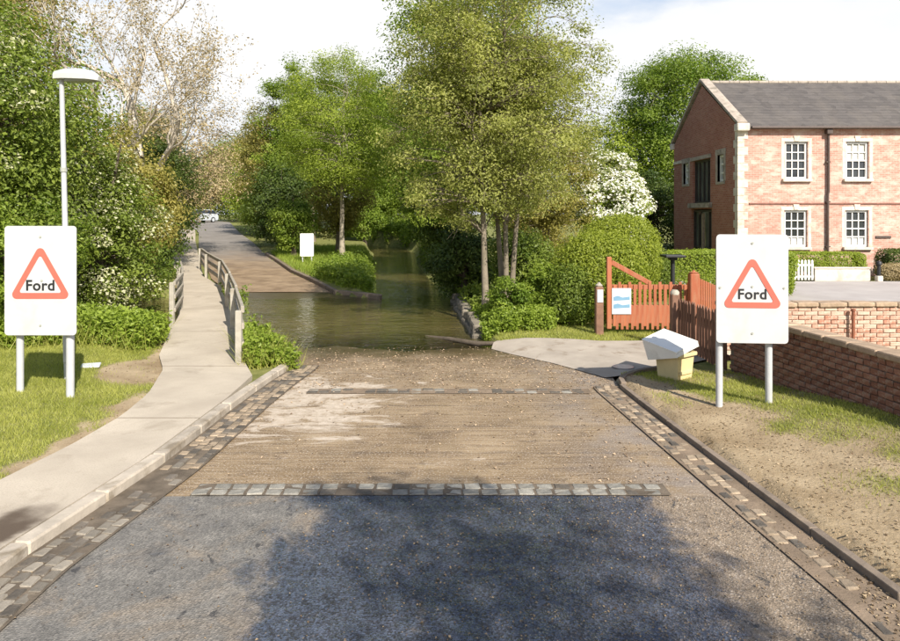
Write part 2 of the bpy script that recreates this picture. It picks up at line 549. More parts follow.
col = t.mix(wet, col, t.mix(1.0, col, (.56, .53, .46), 'MULTIPLY'))
wspot = t.math('MAXIMUM', wet, t.math('MULTIPLY', t.ramp(t.noise(2.4, 6, .7, dist=.5), .50, .60), .55))
wspot = t.math('MULTIPLY', wspot, t.math('SUBTRACT', 1.0, dry))
rough = t.math('SUBTRACT', .85, t.math('MULTIPLY', wspot, .55))
nb = t.bump(t.math('ADD', lines, t.math('MULTIPLY', t.noise(90, 3), .5)), .5, .012)
MAT_FORD = t.done(t.bsdf(col, rough, nb, .45))

# the lane climbing away on the far bank
t = NT("lane_asphalt")
px, py, pz = t.xyz()
c = t.mix(t.ramp(t.noise(.7, 6, .65), .3, .7), (.17, .15, .13), (.25, .225, .20))
silt = t.math('SUBTRACT', 1.0, t.step(t.math('ADD', py, t.math('MULTIPLY', t.noise(.6, 5), 9)), 31, 45))
c = t.mix(silt, c, t.mix(t.ramp(t.noise(1.5, 6), .35, .65), (.175, .118, .07), (.31, .225, .14)))
MAT_LANE = t.done(t.bsdf(c, .8, t.bump(t.noise(40, 5), .4, .02), .4))

ys = np.arange(-14, 5.95, .18)
V, F = strip(np.append(ys, 5.93), kerb_left(np.append(ys, 5.93)), kerb_right(np.append(ys, 5.93)), road_z, 16, .015)
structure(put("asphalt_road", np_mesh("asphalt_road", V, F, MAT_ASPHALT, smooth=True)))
ys = np.linspace(5.93, 21.9, 140)
V, F = strip(ys, road_l(ys), road_r(ys), road_z, 40, .0)
near_water = ss(V[..., 1], 11.6, 12.8) * (1 - ss(V[..., 1], 15, 16)) + ss(V[..., 1], 19.4, 20.2) * (1 - ss(V[..., 1], 21, 21.8))
V[..., 2] += near_water * (.014 * wob(V[..., 0] * 1.3, V[..., 1] * 1.1) + .007 * wob(V[..., 0] * 4.7 + 2, V[..., 1] * 4))
structure(put("ford_road", np_mesh("ford_road", V, F, MAT_FORD, smooth=True)))
ys = np.linspace(21.9, 110, 110)
V, F = strip(ys, road_l(ys), road_r(ys), road_z, 8, .02)
structure(put("lane_road", np_mesh("lane_road", V, F, MAT_LANE, smooth=True)))

# ------------------------------------------------------------------ footpath (a slab that also bridges the stream)
t = NT("path_concrete")
px, py, pz = t.xyz()
c = t.mix(t.ramp(t.noise(1.1, 6, .6), .3, .7), (.38, .325, .255), (.50, .435, .345))
c = t.mix(t.ramp(t.noise(70, 3), .55, .66), c, (.36, .31, .25))
stain = t.ramp(t.noise(1.7, 6, .65, dist=.4), .58, .70)
c = t.mix(t.math('MULTIPLY', stain, .5), c, (.25, .205, .15))
c = t.mix(t.math('MULTIPLY', t.ramp(t.noise(.6, 7, .7, dist=.6), .5, .62), .3), c, (.33, .285, .225))
for jy in (4.6, 7.9, 10.6, 13.6, 16.8, 20.2):
    dj = t.math('ABSOLUTE', t.math('ADD', t.math('SUBTRACT', py, jy), t.math('MULTIPLY', t.math('SUBTRACT', t.noise(5, 4, .6), .5), .03)))
    jm = t.math('SUBTRACT', 1.0, t.step(dj, .008, .035))
    c = t.mix(t.math('MULTIPLY', jm, .55), c, (.15, .12, .085))
soilx = t.math('SUBTRACT', px, t.math('ADD', -3.42, t.math('MULTIPLY', t.math('SUBTRACT', py, 5.0), .10)))
band = t.math('SUBTRACT', 1.0, t.step(t.math('ADD', t.math('ABSOLUTE', soilx), t.math('MULTIPLY', t.noise(4, 5), .30)), .26, .42))
band = t.math('MULTIPLY', band, t.math('SUBTRACT', 1.0, t.step(t.math('ADD', py, t.math('MULTIPLY', t.noise(3, 4), .6)), 5.5, 5.9)))
c = t.mix(band, c, (.095, .07, .05))
MAT_PATH = t.done(t.bsdf(c, .9, t.bump(t.noise(60, 5), .3, .008), .25))
def slab(name, ys, xl, xr, zf, thick, mat, nx=6):
    V, F = strip(ys, xl, xr, zf, nx)
    ny = len(ys)
    V2 = V.copy()
    V2[..., 2] -= thick
    n = ny * nx
    side = []
    b = [i * nx for i in range(ny)]
    for i in range(ny - 1):
        side += [(b[i], b[i + 1], b[i + 1] + n, b[i] + n), (b[i + 1] + nx - 1, b[i] + nx - 1, b[i] + nx - 1 + n, b[i + 1] + nx - 1 + n)]
    for k in range(nx - 1):
        side += [(k, k + n, k + 1 + n, k + 1), (n - nx + k, n - nx + k + 1, 2 * n - nx + k + 1, 2 * n - nx + k)]
    return np_mesh(name, np.concatenate([V.reshape(-1, 3), V2.reshape(-1, 3)]), np.concatenate([F, F[:, ::-1] + n, np.array(side)]), mat)
pth = thing("footpath", None, None)
structure(pth)
edges = [-12, 1.5, 4.6, 7.9, 10.6, 13.6, 16.8, 20.2, 24, 29, 36, 46, 60]
for a, b in zip(edges[:-1], edges[1:]):
    ys = np.linspace(a + .004, b - .004, max(6, int((b - a) * 4)))
    put("paving_slab", slab("paving_slab", ys, path_l(ys), path_r(ys), path_z, .22, MAT_PATH), pth)

# ------------------------------------------------------------------ kerbs, gutters and setts
MAT_KERB = plain("kerb_stone", (.42, .365, .295), .85, .2, 5, .35, 50, .25, rnd=.12, dirt=(.2, .16, .11))
MAT_KERBR = plain("kerb_stone_dark", (.19, .15, .115), .85, .25, 6, .4, 50, .25, rnd=.15, dirt=(.26, .20, .14))
def kerb(name, fx, y0, y1, side, mat, h=.1, w=.135, z_off=0.0, step=.9, bev=.018):
    root = structure(put(name, None))
    y = y0
    while y < y1 - .1:
        ye = min(y + step, y1)
        a = Vector((float(fx(y)) + side * w / 2, y + .006, float(road_z(y)) + h / 2 - .04 + z_off))
        b = Vector((float(fx(ye)) + side * w / 2, ye - .006, float(road_z(ye)) + h / 2 - .04 + z_off))
        MB().beam(a, b, w, h + .08, bev=bev).build("kerb_stone", mat, root)
        y = ye
    return root
kerb("kerb", kerb_left, 2.2, 10.9, -1, MAT_KERB, .105)
kr = kerb("kerb", kerb_right, 4.3, 9.6, 1, MAT_KERBR, .07, .07, bev=.006)
kerb("kerb", kerb_right, 2.2, 4.3, 1, MAT_KERBR, .07, .07, z_off=-.045, bev=.006)
arc = [(2.49, 9.6), (2.52, 9.86), (2.64, 10.1), (2.83, 10.32), (3.05, 10.5), (3.35, 10.66)]
for (ax, ay), (bx, by) in zip(arc[:-1], arc[1:]):
    MB().beam((ax, ay, .035), (bx, by, .03), .075, .12, bev=.006).build("kerb_stone", MAT_KERBR, kr)
isl = structure(put("kerb", None))
ip = [(-.75, 18.9), (-2.2, 20.75), (-2.6, 21.05), (-3.75, 21.65), (-5.05, 24.3), (-6.4, 27), (-8.0, 31), (-9.65, 35)]
for (ax, ay), (bx, by) in zip(ip[1:-1], ip[2:]):
    za, zb = float(road_z(ay)), float(road_z(by))
    MB().beam((ax + .06, ay, za + .03), (bx + .06, by, zb + .03), .14, .22, bev=.02).build("kerb_stone", MAT_KERBR, isl)

rng = np.random.default_rng(5)
random.seed(5)
def sett_mesh(k, l, w):
    m = MB()
    m.box((0, 0, 0), (w, l, .08), .011)
    r = random.Random(k)
    m.v = [(x + r.uniform(-.006, .006), y + r.uniform(-.006, .006), z + (r.uniform(-.004, .004) if z > 0 else 0)) for x, y, z in m.v]
    return m
MAT_SETT = plain("granite_sett", (.215, .188, .15), .75, .25, 20, .4, 90, .35, rnd=.28)
MAT_SETT_DARK = plain("silty_sett", (.115, .098, .078), .7, .3, 20, .4, 90, .35, rnd=.3)
MAT_BED = plain("gutter_silt", (.125, .10, .074), .9, .35, 6, .6, 50, .2)
MAT_BEDB = plain("brown_silt", (.20, .15, .105), .9, .3, 3, .6, 50, .2, dirt=(.12, .09, .065))
LS = [sett_mesh(k, .128, .086).mesh("sett", MAT_SETT) for k in range(5)]
LD = [sett_mesh(k + 9, .128, .086).mesh("sett", MAT_SETT_DARK) for k in range(4)]
MAT_SETTG = plain("greenish_sett", (.245, .23, .195), .7, .25, 20, .4, 90, .35, rnd=.25)
RS = [sett_mesh(k + 20, .112, .142).mesh("sett", MAT_SETTG) for k in range(4)]

MAT_SETTB = plain("brown_sett", (.27, .21, .145), .75, .25, 20, .4, 90, .35, rnd=.28)
LB_ = [sett_mesh(k + 50, .118, .088).mesh("sett", MAT_SETTB) for k in range(4)]
def gutter(name, fx, y0, y1, side, rows, w, gap, bed, dark):
    root = structure(put(name, None))
    ys = np.linspace(y0, y1, 40)
    xa, xb = fx(ys), fx(ys) + side * (rows * w + .05)
    V, F = strip(ys, np.minimum(xa, xb), np.maximum(xa, xb), lambda y: road_z(y) + .0155, 4)
    put("gutter_bed", np_mesh("gutter_bed", V, F, bed), root)
    for r in range(rows):
        y = y0 + (r % 2) * .075
        while y < y1:
            q = rng.random()
            if q > gap(y, r):
                x = float(fx(y)) + side * (.03 + r * w + w / 2)
                me = (LD if rng.random() < dark else (LS if side > 0 and y < 6.4 + rng.normal(0, .5) else LB_))[rng.integers(4)]
                dx = float(fx(y + .1) - fx(y - .1)) / .2
                put("sett", me, root, (x + rng.normal(0, .004), y, float(road_z(y)) - .018 + rng.normal(0, .0035)),
                    (rng.normal(0, .02), rng.normal(0, .02), -math.atan(dx) + rng.normal(0, .03)))
            y += .136 + rng.normal(0, .004)
    return root
gutter("cobbled_gutter", kerb_left, 3.3, 11.2, 1, 4, .094, lambda y, r: .92 if (5.4 < y < 6.5 and r < 2) or (5.9 < y < 6.5) else .03, MAT_BED, .40)
gutter("cobbled_gutter", kerb_right, 3.6, 9.7, -1, 3, .104, lambda y, r: .9 if (r == 0 and y < 6.6) or y < 4.6 else .14, MAT_BEDB, .25)
def cross_row(name, y0, x0, x1, meshes, skip, sink, bed):
    root = structure(put(name, None))
    V = np.array([[[x0, y0 - .13, .016], [x1, y0 - .13, .016]], [[x0, y0 + .13, .016], [x1, y0 + .13, .016]]])
    V[..., 2] = road_z(y0) + .0175 - sink
    put("row_bed", np_mesh("row_bed", V, grid_faces(2, 2), bed), root)
    for c in range(2):
        x = x0 + .07
        while x < x1 - .05:
            if rng.random() > skip(x):
                put("sett", meshes[rng.integers(len(meshes))], root, (x, y0 + (c - .5) * .122, float(road_z(y0)) - .018 - sink + rng.normal(0, .003)), (rng.normal(0, .015), rng.normal(0, .015), rng.normal(0, .03)))
            x += .162 + rng.normal(0, .003)
cross_row("cobble_row", 6.05, -2.30, 1.96, RS + RS[:2] + [sett_mesh(40, .112, .142).mesh("sett", MAT_SETT_DARK)], lambda x: .3 if -1.25 < x < -.85 else (.10 if x < -1.2 or x > 1.6 else .02), 0, MAT_BED)
FS = [sett_mesh(k + 30, .115, .15).mesh("sett", MAT_SETT_DARK) for k in range(3)]
cross_row("cobble_row", 9.45, -2.0, 1.98, FS + RS[:1], lambda x: .35, .009, MAT_BEDB)

# ------------------------------------------------------------------ driveway and yard
t = NT("drive_concrete")
c = t.mix(t.ramp(t.noise(1.4, 6, .6), .3, .7), (.30, .258, .212), (.43, .375, .31))
c = t.mix(t.ramp(t.noise(2.2, 6, .7, dist=.5), .56, .66), c, (.25, .20, .15))
MAT_DRIVE = t.done(t.bsdf(c, .9, t.bump(t.noise(50, 5), .3, .01), .25))
def poly_sheet(name, pts, z, mat):
    me = bpy.data.meshes.new(name)
    me.from_pydata([(x, y, z) for x, y in pts], [], [tuple(range(len(pts)))])
    me.materials.append(mat)
    return structure(put(name, me))
nearp, farp = DRIVE_N, DRIVE_F
u = np.linspace(0, 1, 12)[:, None, None]
DV = nearp[None] * (1 - u) + farp[None] * u
low = np.where(np.arange(10) < 4, road_z(nearp[:, 1]) + .012, .047)[None, :]
DZ = low * (1 - u[..., 0]) ** 2 + .047 * (1 - (1 - u[..., 0]) ** 2)
DZ[:, 0] = np.minimum(DZ[:, 0], .0)
structure(put("driveway", np_mesh("driveway", np.concatenate([DV, DZ[..., None]], -1), grid_faces(12, 10), MAT_DRIVE, smooth=True)))
t = NT("yard_tarmac")
c = t.mix(t.ramp(t.noise(.8, 6, .6), .3, .7), (.33, .30, .285), (.42, .39, .37))
MAT_YARD = t.done(t.bsdf(c, .9, t.bump(t.noise(60, 4), .3, .01), .2))
poly_sheet("yard", [(8.2, 16.2), (12, 15.2), (30, 14.5), (30, 24.4), (7.6, 24.4), (7.2, 19)], .06, MAT_YARD)

# ------------------------------------------------------------------ water
t = NT("stream_water")
rip = t.noise(1.5, 3, .5, co=t.scaled((1.0, 2.6, 1)), dist=.8)
rip2 = t.noise(7, 2, .5, co=t.scaled((1, 2.0, 1)), dist=.5)
nb = t.bump(t.math('ADD', rip, t.math('MULTIPLY', rip2, .35)), .75, .055)
gl = t.n("ShaderNodeBsdfGlossy")
gl.inputs["Roughness"].default_value = .04
gl.inputs["Color"].default_value = (1, 1, 1, 1)
t.l(nb, gl.inputs["Normal"])
tr = t.n("ShaderNodeBsdfTransparent")
tr.inputs["Color"].default_value = (.74, .66, .44, 1)
mud = t.n("ShaderNodeBsdfDiffuse")
t.l(t.mix(t.ramp(t.noise(.7, 4), .35, .65), (.150, .130, .040), (.235, .190, .075)), mud.inputs["Color"])
m1 = t.n("ShaderNodeMixShader")
px, py, pz = t.xyz()
dep = t.math('MULTIPLY', t.step(t.math('ADD', py, t.math('MULTIPLY', t.math('SUBTRACT', t.noise(1.2, 5, .6), .5), 1.6)), 13.0, 15.6), t.math('SUBTRACT', 1.0, t.math('MULTIPLY', t.step(px, -6.0, -3.0), t.math('MULTIPLY', t.step(py, 18.6, 20.6), t.math('SUBTRACT', 1.0, t.step(py, 20.9, 22.0))))))
t.l(t.math('ADD', t.math('MULTIPLY', dep, .52), .06), m1.inputs[0])
t.l(tr.outputs[0], m1.inputs[1]); t.l(mud.outputs[0], m1.inputs[2])
fr = t.n("ShaderNodeFresnel")
fr.inputs["IOR"].default_value = 1.34
t.l(nb, fr.inputs["Normal"])
m2 = t.n("ShaderNodeMixShader")
t.l(t.math('ADD', t.math('MULTIPLY', fr.outputs[0], 1.15), .02, True), m2.inputs[0])
t.l(m1.outputs[0], m2.inputs[1]); t.l(gl.outputs[0], m2.inputs[2])
MAT_WATER = t.done(m2.outputs[0])
wx = np.arange(-42, 3, .4); wy = np.arange(12, 97, .4)
WX, WY = np.meshgrid(wx, wy)
keep = (water_sd(WX, WY) < .75).ravel()
F = grid_faces(len(wy), len(wx))
F = F[keep[F].any(1)]
used = np.unique(F)
remap = np.zeros(WX.size, int); remap[used] = np.arange(len(used))
V = np.stack([WX, WY, np.full(WX.shape, WATER_Z)], -1).reshape(-1, 3)[used]
structure(put("stream_water", np_mesh("stream_water", V, remap[F], MAT_WATER, smooth=True)))

# ------------------------------------------------------------------ the brick mill building
def brick_mat(name, ca, cb, mort, pale, amt):
    t = NT(name)
    px, py, pz = t.xyz()
    cx = t.n("ShaderNodeCombineXYZ")
    t.l(t.math('ADD', px, py), cx.inputs[0]); t.l(pz, cx.inputs[1])
    b = t.n("ShaderNodeTexBrick", offset=.5)
    t.l(cx.outputs[0], b.inputs["Vector"])
    b.inputs["Scale"].default_value = 1.0
    b.inputs["Brick Width"].default_value = .235
    b.inputs["Row Height"].default_value = .078
    b.inputs["Mortar Size"].default_value = .009
    b.inputs["Mortar Smooth"].default_value = .2
    b.inputs["Bias"].default_value = -.1
    b.inputs["Color1"].default_value = ca + (1,)
    b.inputs["Color2"].default_value = cb + (1,)
    b.inputs["Mortar"].default_value = mort + (1,)
    c = b.outputs["Color"]
    pl = t.ramp(t.noise(2.2, 7, .7, co=t.scaled((1, 1, 2.2)), dist=.3), .46, .64)
    c = t.mix(t.math('MULTIPLY', pl, amt), c, pale)
    c = t.mix(t.math('MULTIPLY', t.ramp(t.noise(.5, 4), .45, .7), .35), c, tuple(x * .75 for x in ca))
    return t.done(t.bsdf(c, .9, t.bump(t.math('MULTIPLY', b.outputs["Fac"], -1), .5, .012), .2))
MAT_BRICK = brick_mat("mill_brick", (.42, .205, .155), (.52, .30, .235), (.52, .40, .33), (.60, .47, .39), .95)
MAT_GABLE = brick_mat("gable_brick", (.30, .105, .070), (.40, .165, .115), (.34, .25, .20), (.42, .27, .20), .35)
MAT_STONE = plain("dressed_stone", (.60, .54, .455), .85, .15, 4, .25, 40, .2, dirt=(.38, .31, .24))
MAT_STONE_GREY = plain("coping_stone", (.35, .30, .25), .9, .2, 4, .3, 40, .2, dirt=(.16, .14, .11))
MAT_WPAINT = plain("white_paint", (.78, .76, .72), .45, .05, 5, .05, 60, .4)
MAT_DARKWOOD = plain("dark_timber", (.045, .035, .03), .55, .25, 8, .2, 50, .4)
MAT_PIPE = plain("brown_iron", (.075, .05, .04), .5, .2, 10, .1, 60, .45)
t = NT("window_glass")
c = t.mix(t.ramp(t.noise(.8, 3), .4, .6), (.015, .017, .02), (.04, .045, .05))
MAT_GLASS = t.done(t.bsdf(c, .06, t.bump(t.noise(1.5, 2), .05, .02), .7))
MAT_GLASSG = plain("reflection_tinted_glass", (.13, .14, .12), .12, .3, 1.2, .03, 3, .6)  # grey-green of the door; greenish reflection in the panes painted as base colour
MAT_BLIND = plain("white_blind", (.66, .65, .60), .8, .04, 3, .05, 40, .2)
t = NT("slate_roof")
px, py, pz = t.xyz()
rows = t.math('FRACT', t.math('MULTIPLY', py, 4.2))
sl = t.voro(1.0, 'F1', 'Color', t.scaled((3.2, 4.2, 0.01)))
bw = t.n("ShaderNodeRGBToBW"); t.l(sl, bw.inputs[0])
c = t.mix(bw.outputs[0], (.070, .062, .057), (.115, .102, .093))
c = t.mix(t.math('MULTIPLY', t.ramp(t.noise(1.3, 6, .65, co=t.scaled((1, .35, 1))), .45, .7), .5), c, (.145, .125, .105))
c = t.mix(t.step(rows, .86, .97), c, t.mix(1.0, c, (.55, .55, .55), 'MULTIPLY'))
MAT_SLATE = t.done(t.bsdf(c, .7, t.bump(t.math('ADD', rows, bw.outputs[0]), .35, .03), .35))

BX0, BX1, BY0, BY1 = 11.6, 25.5, 27.0, 34.7
EAVE, RIDGE = 6.05, 8.42
mill = thing("brick_mill", "long two-storey red brick mill with slate roof and white sash windows", "building", (0, 0, 0))
UP = [13.5, 15.96, 18.42, 20.88, 23.34]
holes = []
for x in UP:
    holes += [(x, x + .92, 3.92, 5.42), (x - .02, x + .90, 1.18, 2.66)]
def wall_with_holes(x0, x1, z0, z1, hs, depth, plane):
    """wall rectangle with rectangular openings, with their reveals; plane(x, d, z) places it"""
    xs = sorted({x0, x1, *[h[0] for h in hs], *[h[1] for h in hs]})
    zs = sorted({z0, z1, *[h[2] for h in hs], *[h[3] for h in hs]})
    m = MB()
    for a, b in zip(xs[:-1], xs[1:]):
        for c, d in zip(zs[:-1], zs[1:]):
            mx, mz = (a + b) / 2, (c + d) / 2
            if any(h[0] < mx < h[1] and h[2] < mz < h[3] for h in hs):
                continue
            m.add([plane(a, 0, c), plane(b, 0, c), plane(b, 0, d), plane(a, 0, d)], [(0, 1, 2, 3)])
    for h in hs:
        q = [(h[0], h[2]), (h[1], h[2]), (h[1], h[3]), (h[0], h[3])]
        for i in range(4):
            (a, c), (b, d) = q[i], q[(i + 1) % 4]
            m.add([plane(a, 0, c), plane(b, 0, d), plane(b, depth, d), plane(a, depth, c)], [(0, 1, 2, 3)])
    return m
wall_with_holes(BX0, BX1, -.3, EAVE, holes, .22, lambda x, d, z: (x, BY0 + d, z)).build("wall", MAT_BRICK, mill)
g_holes = [(29.85, 32.0, 3.0, 5.02), (29.7, 32.15, .0, 2.74), (28.4, 29.05, 3.9, 5.05), (32.6, 33.3, 3.98, 5.0)]
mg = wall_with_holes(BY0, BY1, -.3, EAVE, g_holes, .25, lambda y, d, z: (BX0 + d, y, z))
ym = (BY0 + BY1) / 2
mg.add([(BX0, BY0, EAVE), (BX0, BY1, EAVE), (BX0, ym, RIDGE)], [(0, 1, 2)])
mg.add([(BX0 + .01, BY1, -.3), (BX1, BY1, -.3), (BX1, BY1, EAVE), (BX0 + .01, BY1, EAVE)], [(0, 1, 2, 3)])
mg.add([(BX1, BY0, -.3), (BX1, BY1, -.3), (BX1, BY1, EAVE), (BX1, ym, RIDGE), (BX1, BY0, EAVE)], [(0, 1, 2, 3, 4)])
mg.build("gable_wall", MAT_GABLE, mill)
# roof with thickness
sl = math.hypot(ym - BY0, RIDGE - EAVE)
mr = MB()
ey = .22
dz = ey * (RIDGE - EAVE) / (ym - BY0)
prof = [(BY0 - ey, EAVE - dz + .03), (ym, RIDGE + .03), (BY1 + ey, EAVE - dz + .03), (BY1 + ey, EAVE - dz + .13), (ym, RIDGE + .15), (BY0 - ey, EAVE - dz + .13)]
vs = [(BX0 + .30, y, z) for y, z in prof] + [(BX1 + .2, y, z) for y, z in prof]
mr.add(vs, [(0, 1, 2, 3, 4, 5), (11, 10, 9, 8, 7, 6)] + [(i, i + 6, (i + 1) % 6 + 6, (i + 1) % 6) for i in range(6)])
roof = mr.build("roof", MAT_SLATE, mill)
rt = MB()
x = BX0 + .35
while x < BX1:
    rt.tube([(x, ym, RIDGE + .14), (x + .43, ym, RIDGE + .14)], .09, 8)
    x += .45
rt.build("ridge_tile", MAT_STONE_GREY, roof)["kind"] = "stuff"
# gable coping stones and kneelers
for sgn in (0, 1):
    a = Vector((BX0 + .10, BY0 - .18 if sgn == 0 else BY1 + .18, EAVE + .10))
    b = Vector((BX0 + .10, ym, RIDGE + .26))
    n = 6
    for i in range(n):
        p, q = a.lerp(b, i / n + .002), a.lerp(b, (i + 1) / n - .002)
        MB().beam(p, q, .42, .12, bev=.015).build("coping_stone", MAT_STONE_GREY, mill)
MB().box((BX0 + .12, BY0 - .10, EAVE - .06), (.50, .36, .30), .03).build("kneeler", MAT_STONE, mill)
MB().box((BX0 + .12, BY1 + .10, EAVE - .06), (.50, .36, .30), .03).build("kneeler", MAT_STONE, mill)
# quoins, alternately long and short
z = .0
k = 0
while z < EAVE - .35:
    w = .42 if k % 2 else .27
    d = .27 if k % 2 else .42
    MB().box((BX0 + w / 2 - .018, BY0 + d / 2 - .018, z + .16), (w, d, .318), .012).build("quoin", MAT_STONE, mill)
    z += .325
    k += 1
# string course of dark brick and the eaves course
MB().box(((BX0 + .45 + BX1) / 2, BY0 - .012, 2.93), (BX1 - BX0 - .45, .05, .06)).build("string_course", plain("dark_brick", (.22, .10, .075), .9, .25, 9, .3), mill)
MB().box(((BX0 + .45 + BX1) / 2, BY0 - .03, EAVE - .10), (BX1 - BX0 - .45, .09, .10)).build("eaves_course", MAT_BRICK, mill)
gut = MB()
gut.tube([(BX0 + .45, BY0 - ey - .03, EAVE - dz + .05), (BX1, BY0 - ey - .03, EAVE - dz + .05)], .06, 8)
gut.build("gutter", MAT_PIPE, mill)

def sash(x, z, w, h, blind, y=BY0):
    fr = MB()
    b = .085
    yy = y + .13
    fr.box((x + b / 2, yy, z + h / 2), (b, .10, h - .004), .008)
    fr.box((x + w - b / 2, yy, z + h / 2), (b, .10, h - .004), .008)
    fr.box((x + w / 2, yy, z + b / 2), (w - 2 * b - .002, .10, b), .008)
    fr.box((x + w / 2, yy, z + h - b / 2), (w - 2 * b - .002, .10, b), .008)
    f = fr.build("window", MAT_WPAINT, mill)
    gw, gh = w - 2 * b, h - 2 * b
    for i in (1, 2):
        MB().box((x + b + gw * i / 3, yy, z + h / 2), (.034, .05, gh - .002)).build("glazing_bar", MAT_WPAINT, f)
    for j in (1, 2, 3):
        MB().box((x + w / 2, yy - (.012 if j == 2 else .003), z + b + gh * j / 4), (gw - .002, .052, .05 if j == 2 else .034)).build("glazing_bar", MAT_WPAINT, f)
    for i in range(3):
        for j in range(4):
            px_, pz_ = x + b + gw * (i + .5) / 3, z + b + gh * (j + .5) / 4
            MB().box((px_, yy + .028, pz_), (gw / 3 - .036, .006, gh / 4 - .036)).build("pane", MAT_BLIND if blind(j) else MAT_GLASS, f)
    MB().box((x + w / 2, y + .02, z - .055), (w + .26, .30, .11), .012).build("sill", MAT_STONE, f)
    MB().box((x - .09, y + .045, z + h / 2), (.13, .11, h + .0), .01).build("surround", MAT_STONE, f)
    MB().box((x + w + .09, y + .045, z + h / 2), (.13, .11, h + .0), .01).build("surround", MAT_STONE, f)
    MB().box((x + w / 2, y + .045, z + h + .07), (w + .31, .12, .14), .01).build("lintel", MAT_STONE, f)
    kp = [(-.08, -.02), (.08, -.02), (.12, .2), (-.12, .2)]
    MB().prism([(x + w / 2 + a, z + h + .04 + b_) for a, b_ in kp], y - .035, y + .05).build("keystone", MAT_STONE, f)
for i, x in enumerate(UP):
    sash(x, 3.92, .92, 1.50, (lambda j: j >= 2) if i % 2 else (lambda j: False))
    sash(x - .02, 1.18, .92, 1.48, (lambda j: j <= 0) if i % 2 == 0 else (lambda j: j in (0,)))
# downpipe with a hopper head
dp = MB()
dp.tube([(15.2, BY0 - .10, EAVE - .28), (15.2, BY0 - .10, 3.4), (15.17, BY0 - .10, 3.3), (15.17, BY0 - .10, .2)], .05, 8)
dp.box((15.2, BY0 - .13, EAVE - .22), (.24, .20, .24), .02)
for z in (1.2, 3.0, 4.6):
    dp.box((15.185, BY0 - .07, z), (.16, .12, .05))
dp.build("downpipe", MAT_PIPE, mill)
MB().box((17.45, BY0 - .02, 1.58), (.62, .03, .10), .005).build("wall_plate", MAT_PIPE, mill)
# openings of the gable end
def gable_open(y0, y1, z0, z1, posts, rails, name, mat, stone):
    f = MB()
    xx = BX0 + .16
    f.box((xx, y0 + .05, (z0 + z1) / 2), (.12, .10, z1 - z0 - .004)); f.box((xx, y1 - .05, (z0 + z1) / 2), (.12, .10, z1 - z0 - .004))
    f.box((xx, (y0 + y1) / 2, z1 - .05), (.12, y1 - y0 - .204, .10)); f.box((xx, (y0 + y1) / 2, z0 + .05), (.12, y1 - y0 - .204, .10))
    for p in posts:
        f.box((xx + .004, y0 + (y1 - y0) * p, (z0 + z1) / 2), (.11, .09, z1 - z0 - .204))
    for p in rails:
        f.box((xx + .008, (y0 + y1) / 2, z0 + (z1 - z0) * p), (.10, y1 - y0 - .204, .07))
    o = f.build(name, mat, mill)
    MB().box((BX0 + .20, (y0 + y1) / 2, (z0 + z1) / 2), (.012, y1 - y0 - .02, z1 - z0 - .02)).build("pane", MAT_GLASSG, o)
    if stone:
        MB().box((BX0 + .06, (y0 + y1) / 2, z1 + .12), (.16, y1 - y0 + .44, .24), .01).build("lintel", MAT_STONE_GREY, o)
        MB().box((BX0 + .06, (y0 + y1) / 2, z0 - .06), (.18, y1 - y0 + .3, .12), .01).build("sill", MAT_STONE_GREY, o)
        for yy in (y0 - .10, y1 + .10):
            MB().box((BX0 + .06, yy, (z0 + z1) / 2), (.15, .20, z1 - z0 - .006), .01).build("surround", MAT_STONE_GREY, o)
    return o
gable_open(29.85, 32.0, 3.0, 5.02, (.28, .52, .76), (), "loading_door", MAT_DARKWOOD, False)
MB().box((BX0 - .0, 31.0, 5.11), (.10, 2.5, .16)).build("lintel", MAT_STONE_GREY, mill)
MB().box((BX0 - .02, 31.0, 2.91), (.22, 2.7, .22)).build("lintel", MAT_STONE_GREY, mill)
dd = gable_open(29.7, 32.15, .0, 2.70, (.25, .75), (.36,), "double_door", MAT_DARKWOOD, False)
MB().box((BX0 + .09, 30.93, 1.3), (.10, .16, 2.5)).build("door_mullion", plain("pale_wood", (.30, .22, .16), .6), dd)
MB().tube([(BX0 - .06, 30.9, 2.62), (BX0 - .06, 30.9, 2.48)], [.09, .06], 8).build("door_lamp", MAT_PIPE, dd)
gable_open(28.4, 29.05, 3.9, 5.05, (), (.33, .66), "window", MAT_WPAINT, True)
gable_open(32.6, 33.3, 3.98, 5.0, (), (.33, .66), "window", MAT_WPAINT, True)
MB().box((BX0 - .01, 34.1, 5.12), (.08, 1.1, .14)).build("stone_band", MAT_STONE, mill)
MB().box((BX0 - .03, 28.9, 1.3), (.08, .28, .36), .02).build("meter_box", MAT_STONE_GREY, mill)

# ------------------------------------------------------------------ brick garden walls beside the verge, laid brick by brick
MAT_MORTAR = plain("lime_mortar", (.185, .145, .11), .95, .2, 9, .5, 60, .1)
t = NT("old_brick")
oi = t.n("ShaderNodeObjectInfo")
c = t.ramp(oi.outputs["Random"], 0, 1, (.17, .075, .05), (.285, .145, .10))
c = t.mix(t.ramp(t.noise(7, 6, .7), .56, .70), c, (.40, .33, .26))
c = t.mix(t.ramp(t.noise(13, 5, .7), .60, .70), c, (.10, .075, .055))
MAT_OLDBRICK = t.done(t.bsdf(c, .92, t.bump(t.noise(60, 6), .5, .01), .15))
t = NT("pale_brick")
oi = t.n("ShaderNodeObjectInfo")
c = t.ramp(oi.outputs["Random"], 0, 1, (.40, .185, .125), (.56, .40, .31))
c = t.mix(t.ramp(t.noise(8, 6, .7), .53, .68), c, (.56, .46, .37))
MAT_PALEBRICK = t.done(t.bsdf(c, .92, t.bump(t.noise(60, 6), .5, .01), .15))
